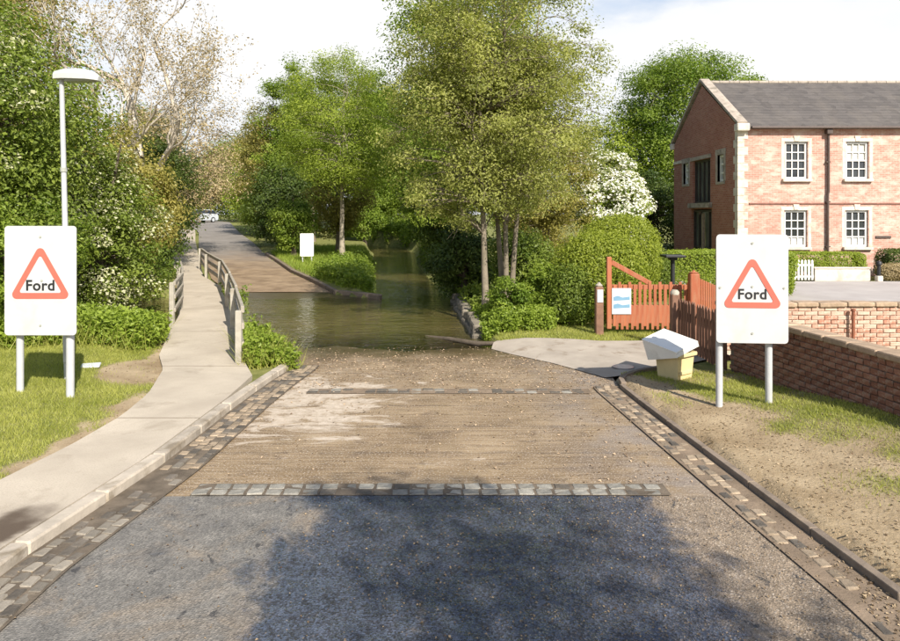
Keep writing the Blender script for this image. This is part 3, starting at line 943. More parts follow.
def brick_variants(n, mat, l=.215, h=.065, w=.11):
    out = []
    for k in range(n):
        m = MB().box((0, 0, 0), (l, w, h), .008)
        r = random.Random(k + 71)
        m.v = [(x + r.uniform(-.004, .004), y + r.uniform(-.005, .005), z + r.uniform(-.003, .003)) for x, y, z in m.v]
        out.append(m.mesh("brick", mat))
    return out
def brick_wall(name, label, a, b, ztop, zbase, mat, cope_mat, mortar):
    """a to b seen from the left of that direction; bricks on the near face, a mortar core and a flat coping"""
    a, b = Vector((a[0], a[1], 0)), Vector((b[0], b[1], 0))
    d = (b - a); ln = d.length; d.normalize()
    ang = math.atan2(d.y, d.x)
    nrm = Vector((d.y, -d.x, 0))
    root = thing(name, label, "wall", (a.x, a.y, 0), ang)
    MB().box((ln / 2, .115, (ztop - .09 - .25) / 2), (ln - .01, .19, ztop - .09 + .25)).build("mortar_core", mortar, root)
    bv = brick_variants(6, mat)
    z = ztop - .10
    row = 0
    while z > -.05:
        x = .11 - (row % 2) * .1125
        while x < ln - .02:
            zg = zbase(x / ln)
            if z > zg - .08 and x > .03:
                put("brick", bv[rng.integers(6)], root, (x, .052 + rng.normal(0, .003), z - .0325 + rng.normal(0, .0015)), (rng.normal(0, .01), rng.normal(0, .008), rng.normal(0, .012)))
            x += .225
        z -= .075
        row += 1
    x = 0
    while x < ln - .05:
        w = min(.42 + rng.uniform(-.06, .08), ln - x)
        MB().box((0, 0, 0), (w - .012, .30, .075), .014).build("coping", cope_mat, root, (x + w / 2, .11 + rng.normal(0, .006), ztop - .055 + rng.normal(0, .004)), (rng.normal(0, .015), rng.normal(0, .01), rng.normal(0, .012)))
        x += w
    return root
MAT_COPE = plain("weathered_coping", (.36, .265, .185), .92, .25, 7, .6, 45, .15, rnd=.12, dirt=(.25, .18, .12))
brick_wall("brick_wall", "low dark red brick wall running along the grass verge behind the right sign", (4.42, 10.6), (5.22, 5.0), .985, lambda u: -.05 + .32 * u, MAT_OLDBRICK, MAT_COPE, MAT_MORTAR)
brick_wall("brick_wall", "sunlit pale brick wall facing the road beyond the dark brick wall", (4.66, 11.55), (9.6, 11.55), 1.0, lambda u: .30, MAT_PALEBRICK, MAT_COPE, plain("pale_mortar", (.50, .42, .34), .95, .15, 9, .5, 60, .1))
rp = MB()
rp.tube([(6.9, 11.46, .3), (6.9, 11.46, .86)], .028, 8)
rp.tube([(6.9, 11.46, .84), (6.9, 11.46, .88)], .036, 8)
tag(rp.build("iron_pipe", plain("rusty_iron", (.25, .09, .05), .7, .3, 20, .3)), "short rusty upright pipe against the sunlit pale brick wall", "pipe")
ed = thing("dog_tooth_edging", "row of slanted terracotta bricks edging the lawn by the yard", "edging", (7.2, 15.6, .06))
ebm = MB().box((0, 0, 0), (.215, .10, .065), .006).mesh("brick", MAT_PALEBRICK)
for i in range(12):
    put("brick", ebm, ed, (i * .19, -i * .012, .05), (0, R(42), 0))

# ------------------------------------------------------------------ road signs
MAT_SIGN = plain("sign_white", (.50, .495, .49), .42, .04, 2.5, .02, 30, .45, dirt=(.45, .44, .415))
MAT_SIGNBACK = plain("sign_back_grey", (.70, .71, .70), .5, .05, 3, .03, 30, .4)
MAT_RED = plain("faded_red", (.62, .12, .085), .45, .06, 6, .02, 30, .45)
MAT_BLACK = plain("sign_black", (.02, .02, .022), .5, .1, 6, .02, 30, .4)
MAT_POST = plain("post_grey", (.45, .455, .46), .45, .08, 6, .06, 40, .45)
MAT_BOLT = plain("dull_bolt", (.33, .34, .30), .55, .2, 20, .1, 40, .4)

def rounded(w, h, r, n=6):
    pts = []
    for cx, cz, a0 in ((w / 2 - r, h / 2 - r, 0), (-w / 2 + r, h / 2 - r, 90), (-w / 2 + r, -h / 2 + r, 180), (w / 2 - r, -h / 2 + r, 270)):
        for i in range(n + 1):
            a = R(a0 + 90 * i / n)
            pts.append((cx + r * math.cos(a), cz + r * math.sin(a)))
    return pts
def round_tri(w, h, r, n=6):
    """upright triangle, base w, height h, rounded corners of radius r; counter-clockwise"""
    P = [Vector((-w / 2, 0)), Vector((w / 2, 0)), Vector((0, h))]
    out = []
    for i in range(3):
        p, a, b = P[i], P[i - 1], P[(i + 1) % 3]
        u, v = (a - p).normalized(), (b - p).normalized()
        half = u.angle(v) / 2
        c = p + (u + v).normalized() * (r / math.sin(half))
        s = p + u * (r / math.tan(half)); e = p + v * (r / math.tan(half))
        a0 = math.atan2(s.y - c.y, s.x - c.x); a1 = math.atan2(e.y - c.y, e.x - c.x)
        while a1 < a0: a1 += 2 * math.pi
        for k in range(n + 1):
            a_ = a0 + (a1 - a0) * k / n
            out.append((c.x + r * math.cos(a_), c.y + r * math.sin(a_)))
    return out
def text_mesh(s, width, depth, bold=.0):
    cu = bpy.data.curves.new("lettering", 'FONT')
    cu.body = s
    cu.size = 1
    cu.extrude = .01
    cu.offset = bold
    cu.space_character = 1.06
    o = bpy.data.objects.new("lettering", cu)
    COL.objects.link(o)
    bpy.context.view_layer.update()
    me = bpy.data.meshes.new_from_object(o.evaluated_get(bpy.context.evaluated_depsgraph_get()))
    bpy.data.objects.remove(o)
    n = len(me.vertices)
    co = np.empty(n * 3, np.float32); me.vertices.foreach_get("co", co)
    co = co.reshape(-1, 3)
    k = width / (co[:, 0].max() - co[:, 0].min())
    x = (co[:, 0] - (co[:, 0].max() + co[:, 0].min()) / 2) * k
    z = (co[:, 1] - 0) * k
    y = np.where(co[:, 2] > 0, -depth, 0)
    me.vertices.foreach_set("co", np.stack([x, y, z], -1).astype(np.float32).ravel())
    me.update()
    me.materials.clear(); me.materials.append(MAT_BLACK)
    me.name = "lettering"
    return me
def ford_sign(label, loc, rz, w, h, zb, legs, tri_z, text_z, bolts):
    s = thing("road_sign", label, "road sign", loc, rz, "ford warning signs beside the road")
    MB().prism(rounded(w, h, .045), -.012, -.004).build("board", MAT_SIGN, s, (0, 0, zb + h / 2))
    fr = MB()
    for z in (zb + .25 * h, zb + .75 * h):
        fr.box((0, .032, z), (w * .9, .036, .05), .004)
    fr.build("rear_channel", MAT_POST, s)
    tw, th = w * .865, w * .865 * .885
    o, i = round_tri(tw, th, .055), round_tri(tw * .70, th * .70, .022)
    dz = th * .105
    i = [(x, z + dz) for x, z in i]
    n = len(o)
    m = MB()
    vs = [(x, -.0185, z) for x, z in o] + [(x, -.0185, z) for x, z in i] + [(x, -.012, z) for x, z in o] + [(x, -.012, z) for x, z in i]
    fs = []
    for k in range(n):
        l = (k + 1) % n
        fs += [(k, l, n + l, n + k), (k, 2 * n + k, 2 * n + l, l), (n + k, n + l, 3 * n + l, 3 * n + k)]
    m.add(vs, fs)
    m.build("triangle_border", MAT_RED, s, (0, 0, zb + h * tri_z))
    put("lettering", text_mesh("Ford", w * .395, .004, .022), s, (0, -.0125, zb + h * text_z))
    for bx, bz in bolts:
        MB().tube([(w * bx, -.011, zb + h * bz), (w * bx, -.021, zb + h * bz)], .014, 8).build("bolt", MAT_BOLT, s)
    for lx, lz, rad in legs:
        MB().tube([(lx, .09, lz), (lx, .09, zb + h - .06)], rad, 14).build("leg", MAT_POST, s)
    return s
# the left board stands on the bank, its outer leg on higher ground
ford_sign("white ford warning sign on the grass to the left, beside the lamp column", (-5.25, 8.6, 0), 0, .92, 1.40, .95,
          ((-.325, .10, .044), (.325, -.05, .05)), .335, .412, ((0, .90), (0, .09), (.02, .5)))
ford_sign("white ford warning sign on two grey legs before the brick wall to the right", (3.74, 8.3, 0), R(-5), .86, 1.345, .905,
          ((-.365, 0, .042), (.235, 0, .042)), .325, .408, ((0, .92), (0, .09), (-.45, .51), (.44, .51), (0, .52)))
fs_ = thing("road_sign", "blank grey back of a sign on two posts across the water", "road sign", (-6.45, 30.2, 0), R(186))
MB().prism(rounded(.60, 1.03, .04), -.012, .012).build("board", MAT_SIGNBACK, fs_, (0, 0, 1.12))
for x in (-.2, .2):
    MB().tube([(x, -.06, 0), (x, -.06, 1.5)], .032, 8).build("leg", MAT_POST, fs_)

# ------------------------------------------------------------------ street lamp
MAT_LAMPGREY = plain("galvanised_grey", (.40, .405, .41), .45, .08, 5, .05, 40, .5)
MAT_LAMPHEAD = plain("lamp_shell", (.42, .42, .40), .5, .08, 8, .04, 40, .4)
MAT_LENS = plain("lamp_lens", (.30, .30, .27), .2, .05, 8, .02, 40, .5)
lamp = thing("street_lamp", "tall slim grey lamp column with flat lantern behind the left sign", "street lamp", (-5.40, 9.5, 0))
lamp.rotation_euler = (0, R(-1.4), 0)
c = MB()
c.tube([(0, 0, 0), (0, 0, 1.1), (0, 0, 1.14), (0, 0, 4.46)], [.060, .060, .040, .032], 14)
c.build("column", MAT_LAMPGREY, lamp)
MB().box((.0, -.060, .62), (.075, .012, .42), .004).build("column_door", MAT_LAMPGREY, lamp)
MB().tube([(0, 0, 3.1), (0, 0, 3.16)], .046, 12).build("collar", MAT_BOLT, lamp)
h = MB()
secs = [(-.085, .07, -.005, .075), (-.07, .10, -.02, .105), (.06, .115, -.02, .135), (.22, .125, -.03, .135), (.40, .12, -.04, .105), (.50, .095, -.05, .06), (.545, .06, -.055, .01)]
vs, fsx = [], []
for x, hw, zb, zt in secs:
    for k in range(10):
        a = math.pi * k / 9
        vs.append((x, -hw * math.cos(a), zb + (zt - zb) * math.sin(a) ** .7))
for i in range(len(secs) - 1):
    for k in range(9):
        fsx.append((i * 10 + k, i * 10 + k + 1, i * 10 + 11 + k, i * 10 + 10 + k))
    fsx.append((i * 10 + 9, i * 10, i * 10 + 10, i * 10 + 19))
fsx += [tuple(range(10)), tuple(range(len(vs) - 1, len(vs) - 11, -1))]
h.add(vs, fsx, False)
hd = h.build("lantern", MAT_LAMPHEAD, lamp, (0, 0, 4.43))
b = MB()
b.box((.27, 0, -.035), (.40, .18, .05), .02)
b.build("lens", MAT_LENS, hd)

# ------------------------------------------------------------------ timber railings by the footpath
MAT_RAILWOOD = plain("weathered_rail", (.33, .295, .24), .85, .25, 6, .4, 40, .2, dirt=(.20, .17, .12))
MAT_RAILWOOD2 = plain("silvered_post", (.36, .33, .275), .85, .2, 6, .4, 40, .2, dirt=(.28, .24, .18))
def railing(label, pts, hts, rails, dx=0):
    base = Vector((pts[0][0], pts[0][1], 0))
    r = thing("railing", label, "railing", base)
    P = [Vector((x, y, 0)) - base for x, y in pts]
    gz = [float(path_z(np.array(y))) for x, y in pts]
    for p, g in zip(P, gz):
        MB().box((p.x, p.y, g + hts / 2 - .2), (.10, .10, hts + .36), .012).build("post", MAT_RAILWOOD2, r)
    for z, hh in rails:
        m = MB()
        for (p, g), (q, g2) in zip(list(zip(P, gz))[:-1], list(zip(P, gz))[1:]):
            m.beam((p.x + dx, p.y, g + z + rng.normal(0, .012)), (q.x + dx, q.y, g2 + z + rng.normal(0, .012)), .06, hh, bev=.01)
        m.build("rail", MAT_RAILWOOD, r)
    return r
rp_ = [(-3.42, 10.85), (-4.5, 13.9), (-5.72, 17.2), (-7.35, 21.4), (-8.95, 24.6), (-10.3, 27.6)]
railing("curving grey timber railing along the water side of the footpath", rp_, .86, ((.84, .11), (.56, .10), (.28, .10)), .06)
railing("short overgrown timber railing on the hedge side of the footpath", [(-6.10, 14.7), (-6.80, 16.9), (-7.65, 19.0), (-8.5, 21.0)], .90, ((.86, .09), (.56, .09), (.28, .09)), .05)

# ------------------------------------------------------------------ timber gate, posts and picket fences
t = NT("red_stained_timber")
oi = t.n("ShaderNodeObjectInfo")
c = t.ramp(oi.outputs["Random"], 0, 1, (.29, .078, .036), (.38, .125, .058))
c = t.mix(t.ramp(t.noise(5, 5, .6, co=t.scaled((3, 3, .5))), .45, .7), c, (.34, .15, .08))
MAT_REDWOOD = t.done(t.bsdf(c, .7, t.bump(t.noise(30, 4, co=t.scaled((3, 3, .3))), .2, .01), .3))
MAT_BROWNPOST = plain("brown_stained_post", (.19, .105, .07), .8, .25, 7, .3, 40, .25, rnd=.1)
MAT_PICKET = plain("brown_stained_picket", (.175, .09, .06), .8, .25, 7, .3, 40, .25, rnd=.3)
MAT_NOTICE = plain("notice_white", (.56, .58, .60), .4, .03, 3, .02, 40, .4)
MAT_NOTICEBLUE = plain("notice_blue", (.16, .30, .42), .45, .1, 6, .02, 40, .4)
gate = thing("timber_gate", "red stained timber gate of upright pickets with a tall hinge stile", "gate", (3.27, 14.0, .06))
GW = 1.78
MB().box((.05, 0, .80), (.10, .09, 1.50), .012).build("stile", MAT_REDWOOD, gate)
MB().box((GW - .05, 0, .52), (.09, .08, .98), .012).build("stile", MAT_REDWOOD, gate)
for z in (.20, .50, .92):
    MB().box((GW / 2, .01, z), (GW - .205, .055, .10), .008).build("rail", MAT_REDWOOD, gate)
MB().beam((.10, -.0, 1.44), (.92, -.0, .99), .05, .10, bev=.008).build("brace", MAT_REDWOOD, gate)
pk = MB().box((0, 0, 0), (.062, .02, .86), .004).mesh("picket", MAT_REDWOOD)
pk2 = MB().box((0, 0, 0), (.055, .02, .50), .004).mesh("picket", MAT_REDWOOD)
n = 15
for i in range(n):
    x = .16 + i * (GW - .30) / (n - 1)
    put("picket", pk, gate, (x, -.031, .54 + .06 * (i % 2)), (0, rng.normal(0, .006), 0))
    if i < n - 1:
        put("picket", pk2, gate, (x + (GW - .30) / (n - 1) / 2, -.031, .29))
nb_ = tag(MB().box((0, 0, 0), (.40, .012, .54), .004).build("notice_board", MAT_NOTICE, None, (3.27 + .30, 14.0 - .055, .06 + .63)), "white notice with pale blue pictures fixed to the red gate", "notice")
for z in (-.10, .06):
    MB().prism([(-.17, -.05), (.17, -.03), (.17, .04), (.02, .02), (-.08, .055), (-.17, .03)], -.0095, -.0062).build("picture_panel", MAT_NOTICEBLUE, nb_, (0, 0, z))
lp = thing("gate_post", "weathered brown gate post with a white plate, left of the red gate", "post", (3.08, 13.85, 0))
MB().box((0, 0, .49), (.16, .16, 1.04), .02).build("shaft", MAT_BROWNPOST, lp)
MB().box((0, 0, 1.05), (.14, .14, .09), .03, taper=.55).build("cap", MAT_RAILWOOD2, lp)
MB().box((.005, -.088, .82), (.12, .012, .26), .003).build("plate", MAT_NOTICE, lp)
rpo = thing("gate_post", "thick red stained gate post at the right end of the red gate", "post", (4.93, 13.55, 0))
MB().box((0, 0, .64), (.19, .17, 1.32), .015).build("shaft", MAT_REDWOOD, rpo)
MB().box((0, 0, 1.335), (.17, .15, .08), .03, taper=.4).build("cap", MAT_REDWOOD, rpo)
rf = thing("picket_fence", "short stretch of red pickets sloping down behind the red gate post", "fence", (5.02, 13.65, 0), R(48))
MB().beam((0, 0, 1.12), (1.3, 0, .82), .05, .08).build("rail", MAT_REDWOOD, rf)
MB().box((.65, 0, .25), (1.3, .05, .08)).build("rail", MAT_REDWOOD, rf)
for i in range(11):
    hh = 1.14 - i * .028
    MB().box((.06 + i * .118, -.037, hh / 2 + .05), (.07, .02, hh), .004).build("picket", MAT_REDWOOD, rf)
df = thing("picket_fence", "dark brown picket fence between the brick wall and its end post", "fence", (4.22, 12.45, 0), math.atan2(10.62 - 12.45, 4.40 - 4.22))
FL = math.hypot(10.62 - 12.45, .18)
for z in (.22, .72):
    MB().box((FL / 2, .03, z), (FL, .045, .08), .006).build("rail", MAT_PICKET, df)
pkm = MB()
pkm.prism([(-.036, 0), (.036, 0), (.036, .86), (0, .92), (-.036, .86)], -.011, .011)
pkm = pkm.mesh("picket", MAT_PICKET)
npk = 17
for i in range(npk):
    put("picket", pkm, df, (.10 + i * (FL - .16) / (npk - 1), -.004, .03 + rng.normal(0, .008)), (0, rng.normal(0, .01), 0))
ep = thing("fence_post", "dark brown end post with a pale round cap by the drive", "post", (4.20, 12.52, 0))
MB().box((0, 0, .5), (.15, .15, 1.04), .02).build("shaft", MAT_BROWNPOST, ep)
MB().tube([(0, 0, 1.0), (0, 0, 1.05), (0, 0, 1.09)], [.085, .085, .05], 12).build("cap", MAT_RAILWOOD2, ep)

# black flat-topped light post on the lawn behind the gate
bl = thing("garden_light", "black post light with a flat square top behind the gate", "lamp", (5.65, 17.0, 0))
MB().tube([(0, 0, 0), (0, 0, 1.38)], .055, 10).build("shaft", MAT_BLACK, bl)
MB().box((0, 0, 1.44), (.50, .50, .06), .015).build("hood", MAT_BLACK, bl)
MB().box((0, 0, 1.38), (.20, .20, .08), .02).build("light_body", MAT_BLACK, bl)

# ------------------------------------------------------------------ grit bin with its lid knocked askew
MAT_BINBODY = plain("cream_plastic", (.62, .50, .27), .55, .08, 4, .05, 40, .4, dirt=(.50, .40, .24))
MAT_BINLID = plain("white_lid", (.74, .72, .66), .5, .05, 4, .05, 40, .4, dirt=(.55, .52, .46))
MAT_BININ = plain("grey_inside", (.36, .37, .38), .6, .1, 5, .05, 40, .3)
gb = thing("grit_bin", "cream grit bin on the verge corner with its white lid askew", "bin", (3.36, 10.02, .05), R(36))
m = MB()
wt_, wb, hh = .40, .34, .40
vs = []
for z, w_ in ((0, wb), (hh, wt_)):
    for sx, sy in ((-1, -1), (1, -1), (1, 1), (-1, 1)):
        vs.append((sx * w_ / 2, sy * w_ / 2, z))
for z, w_ in ((.03, wb - .04), (hh, wt_ - .04)):
    for sx, sy in ((-1, -1), (1, -1), (1, 1), (-1, 1)):
        vs.append((sx * w_ / 2, sy * w_ / 2, z))
m.add(vs, [(3, 2, 1, 0), (0, 1, 5, 4), (1, 2, 6, 5), (2, 3, 7, 6), (3, 0, 4, 7), (8, 9, 10, 11), (9, 8, 12, 13), (10, 9, 13, 14), (11, 10, 14, 15), (8, 11, 15, 12),
           (4, 5, 13, 12), (5, 6, 14, 13), (6, 7, 15, 14), (7, 4, 12, 15)])
m.build("tub", MAT_BINBODY, gb)
rim = MB()
for a, b_ in (((-.22, -.22), (.22, -.22)), ((.22, -.22), (.22, .22)), ((.22, .22), (-.22, .22)), ((-.22, .22), (-.22, -.22))):
    rim.beam((a[0], a[1], hh - .015), (b_[0], b_[1], hh - .015), .035, .05, bev=.006)
rim.build("rim", MAT_BINBODY, gb)
lid = MB()
# a wedge-shaped hood: sloping top plate, tall back, two cheeks that taper to the low front
W, D, HB, HF, tk = .60, .52, .30, .06, .022
pv = []
for x in (-W / 2, W / 2):
    for z in (0, tk):
        pv += [(x, -D / 2, HF + z), (x, D / 2, HB + z)]
lid.add(pv, [(0, 1, 5, 4), (2, 6, 7, 3), (0, 4, 6, 2), (1, 3, 7, 5), (0, 2, 3, 1), (4, 5, 7, 6)])
lid.box((0, D / 2 - tk / 2, HB / 2 - .002), (W - .004, tk, HB - .006), .004)
lid.box((0, -D / 2 + tk / 2 + .001, HF / 2), (W - .06, tk, HF - .006), .004)
for s_ in (-1, 1):
    x0 = s_ * (W / 2 - tk / 2 - .002)
    v = [(x0 - tk / 2, -D / 2 + .004, 0), (x0 - tk / 2, D / 2 - tk - .002, 0), (x0 - tk / 2, D / 2 - tk - .002, HB - .014), (x0 - tk / 2, -D / 2 + .004, HF - .002)]
    v += [(p[0] + tk, p[1], p[2]) for p in v]
    lid.add(v, [(0, 1, 2, 3), (7, 6, 5, 4), (0, 4, 5, 1), (1, 5, 6, 2), (2, 6, 7, 3), (3, 7, 4, 0)])
lid.build("lid", MAT_BINLID, gb, (.0, .02, .37), (R(-13), R(-9), R(4)))
MB().box((0, -.19, .12), (.30, .02, .05), .006).build("grip", MAT_BINBODY, gb)
for hx in (-.14, .14):
    MB().box((hx, .225, .40), (.06, .05, .06), .01).build("hinge", MAT_BOLT, gb)
pp = tag(MB().box((0, 0, 0), (.27, .20, .03), .01).build("drain_cover", MAT_NOTICE, None, (-5.55, 10.35, float(tz(-5.55, 10.35)) + .02), (R(4), 0, R(20))), "small pale cover lying in the grass in the left sign's shadow", "cover")
wp = tag(MB().tube([(0, 0, 0), (0, 0, .012)], .17, 20).build("manhole_cover", plain("wet_iron", (.20, .21, .23), .3, .2, 12, .2, 40, .5, .4), None, (2.78, 10.75, .048)), "round metal cover in the drive in front of the grit bin", "cover")

# ------------------------------------------------------------------ in front of the mill
wf = thing("picket_fence", "short white picket fence in front of the mill hedge", "fence", (12.25, 24.62, .05))
wpk = MB().prism([(-.035, 0), (.035, 0), (.035, .70), (0, .75), (-.035, .70)], -.01, .01).mesh("picket", MAT_WPAINT)
for i in range(9):
    put("picket", wpk, wf, (.06 + i * .125, 0, .04))
for z in (.16, .58):
    MB().box((.56, .035, z), (1.12, .04, .07)).build("rail", MAT_WPAINT, wf)
ww = thing("garden_wall", "low white rendered wall below the clipped hedge at the mill", "wall", (13.4, 24.6, .05))
MB().box((1.02, .12, .22), (2.04, .24, .46), .01).build("render", plain("aged_render", (.56, .51, .46), .85, .12, 3, .1, 40, .2, dirt=(.42, .36, .30)), ww)
MB().box((1.02, .12, .475), (2.10, .30, .05), .01).build("coping", MAT_STONE, ww)
bp = thing("bollard", "dark slim bollard light beside the white wall end", "bollard", (15.62, 24.4, .06))
MB().tube([(0, 0, 0), (0, 0, .62)], .06, 10).build("shaft", MAT_BLACK, bp)
MB().tube([(0, 0, .60), (0, 0, .70), (0, 0, .74)], [.10, .10, .05], 10).build("cap", MAT_BLACK, bp)
MB().box((0, -.0, .10), (.2, .2, .2), .02).build("plinth", MAT_STONE, bp)

# ------------------------------------------------------------------ the car far up the lane
t = NT("silver_paint")
MAT_CAR = t.done(t.bsdf((.55, .57, .60), .3, None, .5, .35))
MAT_TYRE = plain("tyre_rubber", (.02, .02, .02), .8)
MAT_LIGHTGLASS = plain("headlight_glass", (.6, .6, .58), .15, .05)
car = thing("parked_car", "silver car turning at the far top of the lane", "car", (-28.3, 75.5, float(road_z(75.5)) + .03), R(-118))
prof = [(-2.05, .32), (-2.1, .62), (-2.0, .92), (-1.2, 1.0), (-.5, 1.02), (.9, 1.0), (1.75, .86), (2.05, .66), (2.1, .35), (1.9, .26), (-1.9, .26)]
def car_loft(prof, w0, w1, zlo, zhi, m):
    n = len(prof)
    vs = []
    for s_ in (-1, 1):
        for x, z in prof:
            k = (z - zlo) / (zhi - zlo)
            vs.append((x, s_ * (w0 + (w1 - w0) * k), z))
    m.add(vs, [tuple(range(n)), tuple(range(2 * n - 1, n - 1, -1))] + [(i, i + n, (i + 1) % n + n, (i + 1) % n) for i in range(n)])
m = MB(); car_loft(prof, .84, .80, .26, 1.0, m); m.build("body", MAT_CAR, car)
m = MB(); car_loft([(-1.85, .98), (-1.5, 1.38), (.1, 1.42), (1.05, .99)], .78, .62, .98, 1.42, m); m.build("windows", MAT_GLASS, car)
m = MB(); car_loft([(-1.55, 1.375), (-1.45, 1.45), (.05, 1.48), (.22, 1.40)], .64, .58, 1.37, 1.48, m); m.build("roof", MAT_CAR, car)
for x in (-1.3, 1.32):
    for s_ in (-1, 1):
        w = MB().tube([(x, s_ * .70, .31), (x, s_ * .86, .31)], .31, 16).build("wheel", MAT_TYRE, car)
        MB().tube([(x, s_ * .855, .31), (x, s_ * .872, .31)], .20, 12).build("rim", MAT_CAR, w)
for s_ in (-1, 1):
    MB().box((2.0, s_ * .6, .68), (.16, .32, .14), .02).build("headlight", MAT_LIGHTGLASS, car)
MB().box((2.095, 0, .45), (.03, .5, .11), .005).build("number_plate", MAT_WPAINT, car)

# ------------------------------------------------------------------ vegetation
LG = leaf_mat("fresh_leaf", (.105, .170, .016), (.295, .370, .055), .43)
LM = leaf_mat("mid_leaf", (.082, .130, .016), (.245, .300, .052), .41)
LD_ = leaf_mat("dark_leaf", (.040, .072, .012), (.130, .175, .034), .32)
LO = leaf_mat("olive_leaf", (.185, .165, .034), (.400, .350, .095), .38)
LP = leaf_mat("pale_olive_leaf", (.190, .210, .042), (.420, .425, .125), .43)
LB = leaf_mat("brown_catkin", (.25, .185, .09), (.48, .39, .23), .25)
LY = leaf_mat("yellow_green_leaf", (.170, .235, .022), (.375, .435, .068), .44)
LW = leaf_mat("white_blossom", (.70, .68, .63), (.86, .84, .80), .25)
LC = leaf_mat("cream_blossom", (.38, .38, .19), (.62, .60, .42), .3)
LH = leaf_mat("hedge_leaf", (.165, .215, .018), (.365, .400, .060), .41)
LN = leaf_mat("nettle_leaf", (.145, .210, .020), (.350, .430, .070), .44)
LGR = leaf_mat("grass_blade", (.22, .25, .035), (.50, .49, .14), .43)
BARK = plain("grey_bark", (.19, .155, .115), .95, .3, 4, .8, 18, .1, dirt=(.10, .095, .05))
BARKP = plain("pale_bark", (.33, .285, .22), .95, .2, 3, .6, 18, .1, dirt=(.24, .20, .14))
BARKA = plain("alder_bark", (.215, .18, .135), .95, .25, 4, .8, 18, .1, dirt=(.12, .11, .07))
BARKW = plain("silver_bark", (.52, .46, .38), .95, .18, 3, .6, 18, .1, dirt=(.30, .25, .19))
BARKD = plain("dark_bark", (.10, .08, .06), .95, .3, 4, .8, 18, .1)

def nrm(a):
    return a / np.maximum(np.linalg.norm(a, axis=-1, keepdims=True), 1e-9)

def leaves(name, P, N, size, mat, tint, rg, parent=None, aspect=.55, droop=.0):
    """one folded leaf of four corners at each point P, facing N"""
    n = len(P)
    N = nrm(N)
    T = rg.normal(size=(n, 3))
    T[:, 2] -= droop
    U = nrm(T - (T * N).sum(1, keepdims=True) * N)
    W = np.cross(N, U)
    ln = size * rg.uniform(.5, 1.55, (n, 1))
    wd = ln * aspect * .5
    V = np.empty((n, 4, 3), np.float32)
    V[:, 0] = P - U * ln * .5
    V[:, 1] = P + W * wd + N * wd * .35
    V[:, 2] = P + U * ln * .5 - N * ln * .12
    V[:, 3] = P - W * wd + N * wd * .35
    F = np.arange(n * 4, dtype=np.int32).reshape(n, 4)
    me = np_mesh(name, V.reshape(-1, 3), F, mat, np.repeat(np.clip(tint, 0, 1), 4))
    return put(name, me, parent)

def tube_np(out, pts, rad, sides):
    """append a tapering tube along pts to out = (verts list, faces list, count)"""
    pts = np.asarray(pts, float); n = len(pts)
    d = np.gradient(pts, axis=0); d = nrm(d)
    ref = np.where(np.abs(d[:, 1:2]) < .9, np.array([[0, 1., 0]]), np.array([[1., 0, 0]]))
    u = nrm(np.cross(d, ref)); w = np.cross(d, u)
    a = np.arange(sides) * 2 * np.pi / sides
    ring = pts[:, None] + (u[:, None] * np.cos(a)[None, :, None] + w[:, None] * np.sin(a)[None, :, None]) * np.asarray(rad)[:, None, None]
    b = out[2]
    i = np.arange(n - 1)[:, None] * sides + np.arange(sides)[None, :]
    j = np.arange(n - 1)[:, None] * sides + (np.arange(sides)[None, :] + 1) % sides
    out[0].append(ring.reshape(-1, 3))
    out[1].append(np.stack([i, j, j + sides, i + sides], -1).reshape(-1, 4) + b)
    out[2] += n * sides

def lobed(rg):
    """a random uneven radius over directions"""
    D = nrm(rg.normal(size=(9, 3))); A = rg.uniform(-.42, .26, 9); K = rg.uniform(3, 7, 9)
    def f(v):
        return 1 + (A * np.exp(K * (v @ D.T - 1))).sum(1)
    return f

